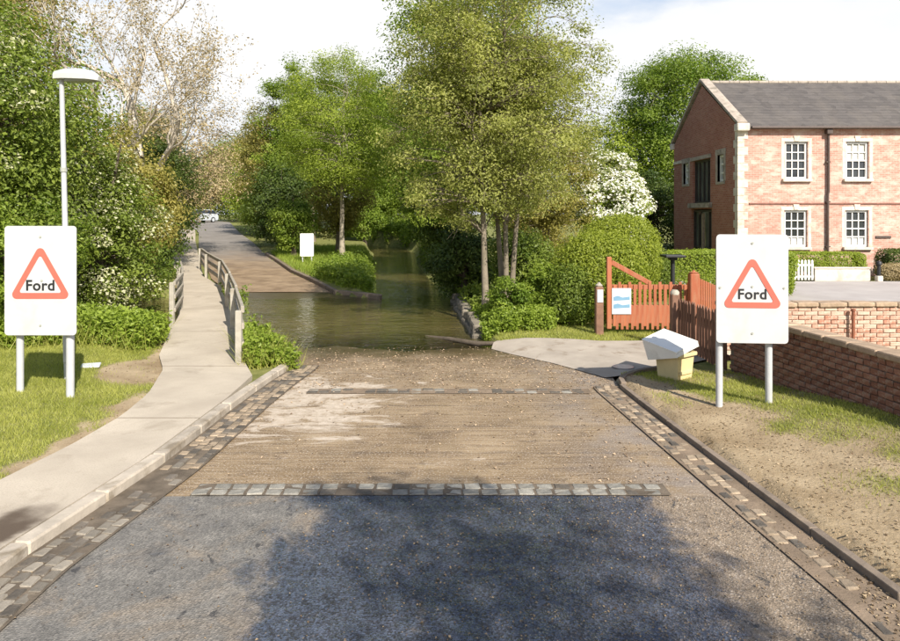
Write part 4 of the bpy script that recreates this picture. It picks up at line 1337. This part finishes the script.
def tree(label, x, y, h, r, base, mat, n_leaf, leaf, seed, bark=None, name="tree", cat="tree", group=None, clumps=130, csize=.20, trunk=.14, lean=(0, 0),
         multi=1, spread=.0, shell=.45, blossom=0.0, twig=.012, ry=None, crown_up=.5, tint_mid=.5, z0=None, hollow=0.0, trunk_mat=None, extra=None, aspect=.55, bmat=None):
    rg = np.random.default_rng(seed)
    z0 = float(tz(x, y)) - .05 if z0 is None else z0
    root = thing(name, label, cat, (x, y, z0), 0, group)
    ry = ry or r
    cz = base + (h - base) * crown_up
    up, dn = h - cz, cz - base
    lob = lobed(rg)
    # clump centres in an uneven egg
    v = nrm(rg.normal(size=(clumps * 2, 3)))
    q = (shell + (1 - shell) * rg.random(clumps * 2)) ** .8 * lob(v)
    C = v * q[:, None] * np.array([r, ry, 1.0])
    C[:, 2] *= np.where(C[:, 2] > 0, up, dn)
    C = C + np.array([lean[0], lean[1], cz])
    C = C[C[:, 2] > max(base * .85, .1)][:clumps]
    out = [[], [], 0]
    # stems and limbs
    P, Rr = [], []
    for s in range(multi):
        a = 2 * np.pi * (s + rg.random() * .5) / max(multi, 1)
        top = np.array([lean[0] * .9 + math.cos(a) * spread * r, lean[1] * .9 + math.sin(a) * spread * ry, h * (.90 - .10 * rg.random())])
        st = np.array([math.cos(a), math.sin(a), 0]) * (.0 if multi == 1 else trunk * 1.1)
        tt = np.linspace(0, 1, 12)
        wv = np.cumsum(rg.normal(0, .018 * h / 3, (12, 2)), 0) * tt[:, None] ** .5
        bend = tt ** 1.25
        pts = st[None] + (top - st)[None] * np.stack([bend, bend, tt], 1)
        pts[:, :2] += wv * .35
        rad = trunk * (1 - .86 * tt) * (1 + .5 * np.exp(-tt * 18)) / (1 if multi == 1 else 1.15)
        tube_np(out, pts, rad, 8)
        P.append(pts[3:]); Rr.append(rad[3:])
        nl = 7 if multi == 1 else 5
        for k in range(nl):
            t0 = np.clip((.18 if base < 1 else .28) + .6 * (k + rg.random() * .6) / nl, .1, .9)
            i0 = t0 * 11
            p0 = np.array([np.interp(i0, np.arange(12), pts[:, c]) for c in range(3)])
            r0 = np.interp(i0, np.arange(12), rad) * .55
            aim = C[rg.integers(len(C))] if len(C) else top
            tr_ = rg.integers(len(C), size=8)
            tr_ = C[tr_]
            aim = tr_[np.argmax(tr_[:, 2] - .6 * np.abs(tr_[:, 2] - p0[2] - .25 * h))]
            s_ = np.linspace(0, 1, 7)[:, None]
            mid = (p0 + aim) / 2 + np.array([0, 0, -.05 * h]) * rg.uniform(-.6, 1)
            b = (1 - s_) ** 2 * p0 + 2 * s_ * (1 - s_) * mid + s_ ** 2 * aim
            b[1:-1] += rg.normal(0, .012 * h, (5, 3))
            rr = r0 * (1 - .85 * s_[:, 0])
            tube_np(out, b, rr, 5)
            P.append(b[1:]); Rr.append(rr[1:])
    PA, RA = np.concatenate(P), np.concatenate(Rr)
    for c in C:
        d = np.linalg.norm(PA - c, axis=1) + np.maximum(0, PA[:, 2] - c[2]) * .8
        k = int(np.argmin(d))
        a = PA[k]
        s_ = np.linspace(0, 1, 5)[:, None]
        mid = (a + c) / 2 + rg.normal(0, .05 * r, 3) + np.array([0, 0, .04 * h])
        b = (1 - s_) ** 2 * a + 2 * s_ * (1 - s_) * mid + s_ ** 2 * c
        rr = np.linspace(min(RA[k] * .8, twig * 2.2), twig * .35, 5)
        tube_np(out, b, rr, 4)
        if extra:
            for _ in range(extra):
                e = c + rg.normal(0, r * csize * .9, 3) + np.array([0, 0, r * .06])
                tube_np(out, np.stack([b[3], (b[3] + e) / 2 + rg.normal(0, .03 * r, 3), e]), [twig * .5, twig * .35, twig * .15], 3)
    put("trunk", np_mesh("trunk", np.concatenate(out[0]), np.concatenate(out[1]), trunk_mat or bark or BARK, None, True), root)
    # leaves
    ci = rg.integers(len(C), size=n_leaf)
    sig = r * csize * rg.uniform(.55, 1.5, len(C))
    off = nrm(rg.normal(size=(n_leaf, 3))) * (rg.random((n_leaf, 1)) ** .45) * 1.75 * sig[ci][:, None] * np.array([1, 1, .62])
    Q = C[ci] + off
    ctr = np.array([lean[0], lean[1], cz])
    Nn = nrm(Q - ctr) * .4 + nrm(off) * .45 + np.array([0, 0, .5]) + rg.normal(0, .42, (n_leaf, 3))
    ok = Q[:, 2] > .06
    tint = np.clip(tint_mid + rg.normal(0, .26, len(C))[ci] + rg.normal(0, .12, n_leaf), 0, 1)
    if blossom > 0:
        cb = rg.random(len(C)) < blossom * 1.25
        isb = cb[ci] & (rg.random(n_leaf) < .72) & (off[:, 2] > -.5 * sig[ci])
        leaves("blossom", Q[ok & isb], Nn[ok & isb] + np.array([0, 0, .5]), leaf * .8, bmat or LW, rg.uniform(0, 1, (ok & isb).sum()), rg, root, .95)
        ok &= ~isb
    leaves("crown", Q[ok], Nn[ok], leaf, mat, tint[ok], rg, root, aspect)
    return root

def bare_tree(label, x, y, h, seed, bark, mat, n_leaf, spread, group=None):
    """a tall tree just coming into leaf: fine pale branches and sparse small catkins"""
    rg = np.random.default_rng(seed)
    z0 = float(tz(x, y)) - .05
    root = thing("bare_tree", label, "tree", (x, y, z0), 0, group)
    out = [[], [], 0]
    tips = []
    def grow(p, d, ln, rad, lvl):
        n = 6
        pts = [p]
        dd = d
        for i in range(n):
            dd = nrm(dd + rg.normal(0, .10 + .03 * lvl, 3) + np.array([0, 0, .06 if lvl else .02]))
            pts.append(pts[-1] + dd * ln / n)
        pts = np.array(pts)
        tube_np(out, pts, np.linspace(rad, rad * (.55 if lvl < 3 else .3), n + 1), 8 if lvl == 0 else (5 if lvl < 3 else 3))
        if lvl >= 3:
            tips.extend(pts[2:])
        if lvl == 5:
            return
        kids = [4, 4, 4, 3, 2][lvl]
        for k in range(kids):
            i = n - int(rg.integers(0, 4 if lvl else 3)) if k else n
            ang = rg.uniform(.30, .75) * (spread if lvl < 2 else 1)
            ax = nrm(np.cross(dd, rg.normal(size=3)))
            nd = nrm(dd * math.cos(ang) + np.cross(ax, dd) * math.sin(ang))
            grow(pts[i], nd, ln * rg.uniform(.58, .80), rad * (.55 if k == 0 else .42) * rg.uniform(.8, 1.1), lvl + 1)
    grow(np.zeros(3), np.array([0, 0, 1.]), h * .31, .38, 0)
    put("trunk", np_mesh("trunk", np.concatenate(out[0]), np.concatenate(out[1]), bark, None, True), root)
    tips = np.array(tips)
    k = rg.integers(len(tips), size=n_leaf)
    Q = tips[k] + rg.normal(0, .10, (n_leaf, 3))
    leaves("crown", Q, rg.normal(size=(n_leaf, 3)) + np.array([0, 0, .4]), .085, mat, rg.random(n_leaf), rg, root, .5)
    return root

def clipped(label, name, cat, x, y, hx, hy, h, mat, n, leaf, seed, power=2.6, base=.0, group=None, rough=.05, z0=None, stem=True, rz=0.0):
    """a clipped bush or hedge: leaves in a shell over a rounded block"""
    rg = np.random.default_rng(seed)
    z0 = float(tz(x, y)) if z0 is None else z0
    root = thing(name, label, cat, (x, y, z0), rz, group)
    v = nrm(rg.normal(size=(n * 2, 3)))
    q = (np.abs(v) ** power).sum(1) ** (-1 / power)
    S = v * q[:, None]
    S = S[S[:, 2] > -.92]
    lob = lobed(rg)
    S = S * (1 + (lob(nrm(S)) - 1)[:, None] * .25)
    S = S[:n]
    depth = 1 - np.abs(rg.normal(0, .07, (len(S), 1)))
    Q = S * depth * np.array([hx, hy, (h - base) / 2]) + np.array([0, 0, base + (h - base) / 2])
    Q += rg.normal(0, rough, Q.shape)
    Nn = nrm(S / np.array([hx, hy, h / 2])) + rg.normal(0, .5, Q.shape)
    cl = np.sin(Q[:, 0] * 5.1 + seed) * np.sin(Q[:, 1] * 4.3) * np.sin(Q[:, 2] * 6.1 + 1)
    ok = Q[:, 2] > .02
    leaves("foliage", Q[ok], Nn[ok], leaf, mat, (.5 + .18 * cl + rg.normal(0, .16, len(Q)))[ok], rg, root)
    out = [[], [], 0]
    for k in range(6):
        a = rg.uniform(-.6, .6, 2) * np.array([hx, hy])
        tube_np(out, np.array([[a[0] * .05, a[1] * .05, -.05], [a[0] * .8, a[1] * .8, h * .4], [a[0], a[1], h * .8]]), [.03, .022, .008], 5)
    put("stem", np_mesh("stem", np.concatenate(out[0]), np.concatenate(out[1]), BARKD, None, True), root)
    return root

# left bank, from the verge back along the shaded footpath
tree("dense green hawthorn rising behind the left ford sign", -9.5, 13.4, 7.4, 3.0, .25, LM, 60000, .085, 11, BARKD, "hawthorn_tree", blossom=.12, clumps=240, csize=.15, multi=3, spread=.4, bmat=LC, tint_mid=.68)
tree("low bright leafy bush at the left edge behind the sign", -8.2, 12.0, 2.7, 1.35, .1, LG, 16000, .075, 12, BARKD, "leafy_bush", "bush", clumps=90, csize=.2, multi=4, spread=.5, trunk=.05)
tree("hawthorn sprinkled with white blossom beside the footpath railing", -8.95, 16.4, 5.4, 2.1, .2, LM, 46000, .08, 13, BARKD, "hawthorn_tree", blossom=.34, clumps=170, csize=.16, multi=3, spread=.4, bmat=LC, tint_mid=.68)
tree("olive ivy-clad bushy tree under the pale bare tree", -10.3, 19.6, 5.9, 1.9, .3, LO, 26000, .10, 14, BARKD, "ivy_clad_tree", clumps=120, csize=.18, ry=1.7)
tree("yellowish olive bush overhanging the shaded footpath", -10.6, 23.0, 5.2, 1.7, .3, LO, 20000, .10, 15, BARKD, "overhanging_bush", "bush", clumps=100, csize=.2, tint_mid=.65)
bare_tree("tall pale bare tree with spreading branches above the hawthorns", -11.9, 25.5, 15.5, 3, BARKW, LB, 9500, 1.0)
tree("tall brownish green tree at the far left edge of the picture", -16.8, 24.5, 13.5, 3.6, 1.0, LO, 42000, .12, 17, BARK, "tall_tree", clumps=170, csize=.17, trunk=.22)
tree("sparse brown budding tree right of the pale bare tree", -13.8, 34, 9.6, 3.1, 1.0, LB, 22000, .11, 18, BARKP, "budding_tree", clumps=150, csize=.18, trunk=.16, extra=2, twig=.014)
tree("dark bushy tree shading the footpath past the railing", -12.6, 28.6, 6.2, 1.95, .2, LD_, 24000, .11, 19, BARKD, "shade_tree", clumps=120, csize=.19)
tree("mid green tree on the bend left of the lane", -17.8, 38.5, 8.6, 2.8, .3, LM, 22000, .14, 20, BARKD, "shade_tree", clumps=140, csize=.17)
tree("dark tree further along the left side of the lane", -22.0, 47.5, 9.4, 3.3, .3, LD_, 19000, .16, 21, BARKD, "shade_tree", clumps=130, csize=.18)
tree("olive tree left of the silver car at the top of the lane", -29.6, 62, 9.4, 3.6, .3, LO, 15000, .2, 22, BARKD, "lane_tree", clumps=110, csize=.2)
# end of the lane
tree("pale green tree behind the silver car", -33, 90, 10.5, 4.8, .4, LP, 16000, .26, 23, BARKD, "lane_tree", clumps=120, csize=.2)
tree("bright bush right of the silver car", -24.6, 83, 7.5, 3.4, .2, LY, 14000, .2, 24, BARKD, "lane_bush", "bush", clumps=100, csize=.2)
tree("broad dark tree beyond the top of the lane", -31, 101, 15, 7, .3, LM, 20000, .3, 25, BARKD, "lane_tree", clumps=150, csize=.2)
# right side of the lane and island
tree("olive brown roadside tree on the right of the climbing lane", -13.0, 50, 11.2, 3.1, .6, LO, 28000, .13, 31, BARK, "roadside_tree", clumps=170, csize=.16)
tree("bright low bush where the lane bends behind the blank sign", -15.0, 53.5, 4.6, 1.9, .2, LY, 11000, .15, 32, BARKD, "roadside_bush", "bush", clumps=80, csize=.22)
tree("dark leafy bush left of the blank sign", -10.2, 40.5, 5.6, 2.0, .2, LD_, 16000, .13, 33, BARKD, "roadside_bush", "bush", clumps=90, csize=.22)
tree("fresh green bush just behind the blank sign", -7.75, 33.2, 3.4, 1.15, .15, LG, 13000, .10, 34, BARKD, "roadside_bush", "bush", clumps=80, csize=.22)
tree("brownish bush to the right of the blank sign", -5.9, 35.4, 5.4, 1.7, .3, LO, 16000, .11, 35, BARK, "bank_bush", "bush", clumps=90, csize=.2)
tree("slender bright willow with a bare grey stem on the grassy island", -5.05, 31.2, 9.9, 2.8, 1.5, LY, 62000, .095, 36, BARKP, "willow_tree", clumps=230, csize=.165, trunk=.13, aspect=.38, extra=1)
tree("tall green tree leaning above the lane behind the willow", -9.4, 46, 12.6, 3.0, 1.0, LG, 36000, .12, 37, BARK, "tall_tree", clumps=200, csize=.14)
tree("feathery tall poplar left of the centre skyline", -12.4, 59, 15.6, 1.7, 1.0, LM, 20000, .15, 38, BARK, "poplar_tree", clumps=130, csize=.2)
tree("second feathery poplar nearer the stream gap", -7.9, 61, 15.8, 2.9, 1.0, LG, 24000, .17, 39, BARK, "poplar_tree", clumps=120, csize=.2)
tree("tall pale tree closing the view above the stream", -9.2, 73, 18, 4.0, 1.0, LP, 22000, .22, 40, BARK, "tall_tree", clumps=130, csize=.2)
tree("broad tree beyond the far end of the stream", -5.5, 100, 14, 6.5, .3, LM, 18000, .3, 41, BARK, "stream_tree", clumps=130, csize=.2)
tree("green waterside bush on the left bank of the stream", -6.0, 47, 4.2, 1.6, .2, LG, 12000, .14, 42, BARKD, "bank_bush", "bush", clumps=80, csize=.22)
tree("full green tree where the stream bends out of sight", -3.4, 60, 13, 3.4, .1, LG, 22000, .17, 142, BARK, "stream_tree", clumps=130, csize=.2)
tree("low bright bush on the outside of the stream's bend", -5.6, 63, 6, 3.2, .1, LY, 14000, .18, 143, BARK, "stream_bush", "bush", clumps=90, csize=.22)
tree("tall green tree left of the stream's bend", -11.2, 52, 11.5, 2.8, .3, LM, 22000, .16, 144, BARK, "stream_tree", clumps=130, csize=.2)
tree("green bush drooping over the right bank beyond the ivy", -1.1, 36, 4.2, 1.4, .1, LG, 13000, .12, 145, BARKD, "bank_bush", "bush", clumps=80, csize=.22)
tree("olive tree on the skyline over the climbing lane", -16.5, 60, 12.0, 3.4, .5, LO, 20000, .18, 146, BARK, "roadside_tree", clumps=130, csize=.2)
tree("green waterside tree on the right bank of the stream", -1.3, 46, 13.2, 3.0, .4, LG, 40000, .14, 43, BARK, "bank_tree", clumps=190, csize=.15)
tree("dark bush overhanging the right bank of the stream", -.2, 29.5, 3.6, 1.5, .15, LD_, 14000, .10, 44, BARKD, "bank_bush", "bush", clumps=80, csize=.22)
tree("bluish green tall tree behind the alders", .5, 26.5, 13.6, 3.6, 1.2, LG, 56000, .11, 45, BARK, "tall_tree", clumps=240, csize=.13, trunk=.18, extra=1)
tree("tall green tree with crown above the alders on the right", 3.1, 33, 12.6, 2.3, 2.0, LM, 24000, .13, 46, BARK, "tall_tree", clumps=110, csize=.19)
tree("tall dense green tree over the left side of the island", -10.9, 48, 13.4, 2.8, .6, LG, 36000, .14, 148, BARK, "tall_tree", clumps=180, csize=.15)
tree("tall rounded tree filling the skyline beyond the stream bend", -5.8, 67, 15.5, 4.0, .6, LG, 34000, .19, 149, BARK, "stream_tree", clumps=170, csize=.17)
tree("feathery sapling on the skyline between the poplars", -10.3, 60, 14.2, 1.6, 1.0, LG, 14000, .15, 147, BARK, "poplar_tree", clumps=100, csize=.2)
# stones and timber edging at the stream's right bank
MAT_BANKSTONE = plain("bank_stone", (.19, .165, .13), .9, .3, 5, .6, 30, .2, rnd=.25, dirt=(.08, .09, .04))
bw_ = thing("bank_wall", "low rough stone edging along the stream below the alders", "bank wall", (.6, 14.3, -.15))
for i in range(11):
    f = i / 10
    for k in range(2):
        MB().box((0, 0, 0), (.24, .50, .19), .035).build("stone", MAT_BANKSTONE, bw_, (-.02 - .42 * f + rng.normal(0, .02) + .04 * k, .1 + 5.4 * f + rng.normal(0, .03) + .22 * k, .03 + .17 * k), (rng.normal(0, .06), rng.normal(0, .06), R(6) + rng.normal(0, .08)))
te = MB()
te.tube([(-.55, 14.55, -.16), (.0, 13.95, -.10), (.55, 13.3, -.07), (1.1, 13.08, -.02)], [.04, .05, .05, .035], 7)
tag(te.build("edging_log", BARKD), "dark sodden log edging the ford by the alders", "log")
# the alders at the water's edge
tree("slim alder with a single leaning trunk at the water's edge", .85, 15.9, 8.6, 2.5, 1.9, LP, 58000, .06, 51, BARKA, "alder_tree", clumps=250, csize=.12, trunk=.085, lean=(-.3, 0), extra=4, twig=.012, shell=.2)
tree("alder with several pale stems from one stool beside the ford", 1.42, 16.7, 9.4, 2.6, 1.5, LP, 62000, .06, 52, BARKA, "alder_tree", clumps=270, csize=.12, trunk=.085, multi=3, spread=.36, extra=4, twig=.012, shell=.2, lean=(.1, 0))
tree("dark ivy bush leaning over the stream by the alders", .45, 20.2, 2.3, 1.0, .1, LD_, 14000, .09, 53, BARKD, "ivy_bush", "bush", clumps=70, csize=.24, z0=-.15)
tree("dark undergrowth bush behind the alder stems", 2.0, 18.6, 2.3, 1.1, .1, LM, 14000, .08, 54, BARKD, "bank_bush", "bush", clumps=70, csize=.24)
tree("low leafy bush between the alders and the clipped bush", 2.35, 15.6, 1.5, .62, .05, LG, 9000, .07, 55, BARKD, "bank_bush", "bush", clumps=60, csize=.25, trunk=.03)
tree("tall sprig bush right at the foot of the alders", 1.35, 14.9, 1.15, .42, .02, LG, 6500, .06, 56, BARKD, "bank_bush", "bush", clumps=50, csize=.25, trunk=.02)
tree("olive spreading bush tree left of the white blossom", 3.8, 26.5, 6.2, 1.9, .5, LO, 26000, .085, 57, BARK, "spreading_tree", clumps=160, csize=.15, extra=1)
# right background
tree("hawthorn covered in white blossom beyond the clipped hedges", 7.2, 30, 5.7, 1.9, 1.0, LM, 46000, .13, 61, BARKD, "blossom_tree", blossom=.80, clumps=110, csize=.19)
tree("yellow green rounded tree beyond the white blossom", 11.4, 47, 9.6, 3.3, .6, LY, 20000, .17, 62, BARK, "round_tree", clumps=120, csize=.2)
tree("big domed oak rising behind the mill gable", 17.4, 48, 13.9, 6.0, .8, LG, 110000, .16, 63, BARK, "oak_tree", clumps=340, csize=.135, trunk=.35, shell=.5, tint_mid=.42, crown_up=.58)
tree("dark bush under the oak left of the mill", 11.9, 39, 5.2, 2.1, .2, LD_, 16000, .13, 64, BARKD, "shade_bush", "bush", clumps=90, csize=.22)
tree("shadowy tree between the blossom and the mill", 9.9, 41, 6.6, 2.4, .3, LM, 16000, .14, 65, BARKD, "shade_tree", clumps=100, csize=.2)
tree("distant tree on the skyline left of the oak", 6.0, 60, 11.5, 4.2, .5, LM, 18000, .2, 66, BARK, "distant_tree", clumps=120, csize=.2)
tree("distant tree behind the alders on the skyline", .5, 66, 13, 4.0, .5, LG, 18000, .2, 67, BARK, "distant_tree", clumps=120, csize=.2)
# clipped bushes and hedges
clipped("large domed clipped bush behind the red gate", "clipped_bush", "bush", 4.75, 19.0, 1.15, 1.1, 2.5, LH, 26000, .06, 71, 2.4)
clipped("bushy hedge left of the red gate beside the alders", "hedge_bush", "bush", 3.5, 15.7, 1.0, .85, 1.95, LH, 26000, .06, 72, 2.6, rough=.10)
clipped("lower shrubby growth in front of the hedge left of the gate post", "hedge_bush", "bush", 2.72, 15.1, .42, .5, 1.25, LM, 9000, .06, 73, 2.4, rough=.10)
clipped("rounded dark green box bush behind the gate pickets", "box_bush", "bush", 5.85, 19.4, .62, .6, 1.45, LM, 12000, .05, 74, 2.5)
clipped("long clipped hedge with a sunlit flat top behind the gate", "clipped_hedge", "hedge", 8.2, 20.2, 2.2, .55, 1.42, LY, 30000, .055, 75, 7, rough=.02)
clipped("neat clipped hedge standing over the white wall at the mill", "clipped_hedge", "hedge", 13.95, 25.3, 1.62, .40, 1.10, LY, 16000, .06, 76, 9, rough=.015)
clipped("dark clipped hedge at the right edge by the mill wall", "clipped_hedge", "hedge", 17.5, 25.6, 1.0, .5, 1.15, LD_, 12000, .06, 77, 8, rough=.02)
clipped("tall uncut hedge across the end of the lane behind the car", "lane_hedge", "hedge", -30, 93, 8.5, 1.2, 4.2, LM, 16000, .22, 79, 4, rough=.25)
clipped("brown low bush beside the bollard light", "low_bush", "bush", 16.6, 24.8, .8, .35, .62, LB, 9000, .05, 78, 3.2, rough=.03)
# trees behind the photographer that shade the near road
tree("large tree behind the viewpoint shading the wet road", 5.2, -6.6, 10.2, 1.85, 3.0, LM, 15000, .17, 81, BARK, "shade_tree", clumps=130, csize=.2, trunk=.2, crown_up=.35)

# ------------------------------------------------------------------ grass, nettles and weeds
def scatter(n, x0, x1, y0, y1, dens, seed):
    rg = np.random.default_rng(seed)
    x, y = rg.uniform(x0, x1, n), rg.uniform(y0, y1, n)
    k = rg.random(n) < dens(x, y)
    return x[k], y[k], rg
def blades(name, x, y, rg, h0, h1, w, mat):
    n = len(x)
    z = tz(x, y) - .005
    h = rg.uniform(h0, h1, n)
    a = rg.uniform(0, 2 * np.pi, n)
    ln = rg.normal(0, .45, (n, 2)) * h[:, None]
    V = np.empty((n, 3, 3), np.float32)
    dx, dy = np.cos(a) * w / 2, np.sin(a) * w / 2
    V[:, 0] = np.stack([x - dx, y - dy, z], 1)
    V[:, 1] = np.stack([x + dx, y + dy, z], 1)
    V[:, 2] = np.stack([x + ln[:, 0], y + ln[:, 1], z + h], 1)
    tint = np.clip(.5 + .25 * wob(x * 3, y * 3) + rg.normal(0, .2, n), 0, 1)
    o = put(name, np_mesh(name, V.reshape(-1, 3), np.arange(n * 3, dtype=np.int32).reshape(n, 3), mat, np.repeat(tint, 3)))
    return tag(o, None, None, None, "stuff")
def on_path(x, y):
    return (x > path_l(y) - .02) & (x < road_r(y) + .15)
x, y, rg = scatter(150000, -8.2, -3.9, 4.6, 12.2, lambda x, y: np.where(on_path(x, y), 0, grass_density(x, y) ** 1.5), 91)
tag(blades("verge_grass", x, y, rg, .02, .065, .008, LGR), "short sunlit grass of the left verge", "grass")
x, y, rg = scatter(110000, 2.6, 5.3, 4.2, 10.6, lambda x, y: np.where(x < kerb_right(np.minimum(y, 9.9)) + .16, 0, grass_density(x, y) ** 1.6 * (x < 4.42 + (10.6 - y) * .1428 - .01)), 92)
tag(blades("verge_grass", x, y, rg, .015, .055, .008, LGR), "patchy grass of the right verge below the brick wall", "grass")
x, y, rg = scatter(60000, .9, 7.6, 12.95, 17.2, lambda x, y: np.where(y > np.interp(x, DRIVE_F[:, 0], DRIVE_F[:, 1]) + .03 + .05 * wob(x * 4, y * 4), .8, 0), 93)
tag(blades("lawn_grass", x, y, rg, .02, .07, .012, LGR), "strip of grass under the red gate", "grass")
x, y, rg = scatter(40000, -9.5, -2.3, 21.0, 40, lambda x, y: ((x > road_r(y) + .25) & (water_sd(x, y) > .05)) * .9, 94)
tag(blades("island_grass", x, y, rg, .06, .28, .022, LN), "tall grass of the island across the ford", "grass")

x, y, rg = scatter(5200, 2.5, 4.9, 4.0, 10.4, lambda x, y: np.where(x < kerb_right(np.minimum(y, 9.9)) + .08, 0, 1 - .8 * grass_density(x, y)), 110)
x2, y2, _ = scatter(2600, -7.5, -3.9, 4.6, 11.8, lambda x, y: np.where(on_path(x, y), 0, 1 - .9 * grass_density(x, y)), 111)
x3, y3, _ = scatter(1500, 2.62, 3.3, 3.2, 5.4, lambda x, y: (x > kerb_right(y) - .28) * (1 - ss(y, 4.4, 5.4)), 112)
x, y = np.concatenate([x, x2, x3]), np.concatenate([y, y2, y3])
P = np.stack([x, y, np.where(x < kerb_right(y), np.where(x > 0, road_z(y) + .022, 0), 0) + np.where((x > 0) & (x < kerb_right(y)), 0, tz(x, y) + .006)], 1)
o = leaves("dead_leaves", P, rg.normal(0, .35, P.shape) + np.array([0, 0, 1.]), .022, leaf_mat("dead_leaf", (.12, .075, .04), (.42, .32, .2), .1), rg.random(len(P)), rg, None, .6)
tag(o, "dead leaves and twigs lying on the bare soil of the verges", "leaf litter", None, "stuff")
def flakes(name, label, n, x0, x1, y0, y1, dens, seed, size, mat, dz):
    x, y, rg = scatter(n, x0, x1, y0, y1, dens, seed)
    k = (x > road_l(y) + .05) & (x < road_r(y) - .05)
    x, y = x[k], y[k]
    P = np.stack([x, y, road_z(y) + dz], 1)
    o = leaves(name, P, rg.normal(0, .22, P.shape) + np.array([0, 0, 1.]), size, mat, rg.random(len(P)), rg, None, .75)
    return tag(o, label, "litter", None, "stuff")
MAT_FLAKE = leaf_mat("fallen_bud_scale", (.08, .05, .03), (.34, .25, .15), .1)
MAT_CHIP = leaf_mat("gravel_chip", (.13, .085, .05), (.50, .37, .24), .0)
flakes("road_litter", "fallen bud scales and leaf scraps on the wet asphalt", 5200, -3, 3, 3.4, 5.9, lambda x, y: .12 + .75 * ss(x + .9 * wob(x * 2, y * 2), -1.2, .3), 120, .015, MAT_FLAKE, .021)
flakes("gravel_chips", "loose brown gravel chips washed over the ford road", 16000, -2.7, 2.6, 6.2, 14.6, lambda x, y: .05 + .55 * ss(y + 1.2 * wob(x * 1.5, y * 1.5), 8.6, 10.8) * (1 - .8 * ss(y, 11.8, 13.0)) + .18 * ss(x, 0, 2), 121, .026, MAT_CHIP, .008)
def weed_patch(name, label, cat, x, y, rg, hh, leaf, per, mat):
    """upright leafy stems, e.g. nettles, at each x, y"""
    n = len(x)
    z = tz(x, y)
    k = np.repeat(np.arange(n), per)
    hgt = hh * rg.uniform(.5, 1.15, n)
    f = rg.random(len(k)) ** .7
    lean = rg.normal(0, .12, (n, 2))
    P = np.stack([x[k] + lean[k, 0] * f * hgt[k] + rg.normal(0, leaf * .75, len(k)), y[k] + lean[k, 1] * f * hgt[k] + rg.normal(0, leaf * .75, len(k)), z[k] + .02 + f * hgt[k]], 1)
    N = rg.normal(0, .55, P.shape) + np.array([0, -.15, .8])
    o = leaves(name, P, N, leaf, mat, np.clip(.5 + .2 * wob(x * 2, y * 2)[k] + rg.normal(0, .2, len(k)), 0, 1), rg, None, .6)
    return tag(o, label, cat, None, "stuff")
x, y, rg = scatter(2600, -9.0, -4.9, 11.2, 15.2, lambda x, y: ((path_l(y) - x > .12 + .2 * wob(x * 3, y * 3)) & (y > 11.55 + .3 * wob(x * 2, y) + .15 * (x + 7)) ) * 1.0, 95)
k_ = rg.random(len(x)) < .6
tag(blades("hedge_grass", np.repeat(x[k_], 7) + rg.normal(0, .09, k_.sum() * 7), np.repeat(y[k_], 7) - .1 + rg.normal(0, .12, k_.sum() * 7), rg, .12, .60, .014, LGR), "long grass among the nettles below the hedge", "grass")
weed_patch("nettle_undergrowth", "bright nettles and weeds below the hawthorn hedge", "nettles", x, y, rg, .55, .075, 44, LN)
x, y, rg = scatter(700, -3.9, -2.5, 10.75, 14.0, lambda x, y: ((x > path_r(y) + .03) & (x < road_l(y) + .10)) * 1.0, 96)
tag(blades("railing_grass", np.repeat(x, 9) + rg.normal(0, .07, len(x) * 9), np.repeat(y, 9) + rg.normal(0, .07, len(x) * 9), rg, .15, .55, .014, LGR), "long loose grass along the foot of the water side railing", "grass")
weed_patch("railing_weeds", "lush weeds growing between the railing and the ford", "weeds", x, y, rg, .42, .06, 75, LN)
x, y, rg = scatter(260, -7.4, -3.9, 14.0, 21.5, lambda x, y: ((x > path_r(y) + .05) & (x < road_l(y) + .25)) * 1.0, 97)
weed_patch("bank_weeds", "weeds along the stream side of the footbridge", "weeds", x, y, rg, .45, .09, 36, LM)
x, y, rg = scatter(560, .55, 2.2, 13.9, 16.2, lambda x, y: ((water_sd(x, y) > .12) & (y > 13.85 + .25 * (x - .6))) * 1.0, 98)
weed_patch("alder_foot_weeds", "bright weeds around the feet of the alders", "weeds", x, y, rg, .42, .06, 60, LN)
x, y, rg = scatter(700, -5.2, -2.6, 21.5, 33, lambda x, y: ((water_sd(x, y) > .0) & (x > road_r(y) + .35)) * 1.0, 99)
weed_patch("island_weeds", "leafy weeds on the island bank beside the stream", "weeds", x, y, rg, .45, .10, 30, LG)
x, y, rg = scatter(1300, -2.0, 3.0, 16.2, 40, lambda x, y: ((water_sd(x, y) > .05) & (water_sd(x, y) < 1.6) & (x > -.5 - (y - 20) * .12)) * 1.0, 100)
weed_patch("far_bank_weeds", "dark weeds along the right bank of the stream", "weeds", x, y, rg, .6, .10, 26, LM)
x, y, rg = scatter(900, -9, -.5, 50, 62, lambda x, y: ((water_sd(x, y) > .0) & (water_sd(x, y) < 2.6)) * 1.0, 102)
weed_patch("bend_weeds", "tall weeds where the stream bends out of sight", "weeds", x, y, rg, 1.1, .20, 26, LG)
x, y, rg = scatter(500, -13, -6, 14.5, 30, lambda x, y: ((path_l(y) - x > .1) & (path_l(y) - x < 1.0)) * 1.0, 101)
weed_patch("path_edge_weeds", "shaded weeds along the hedge side of the footpath", "weeds", x, y, rg, .5, .10, 30, LM)
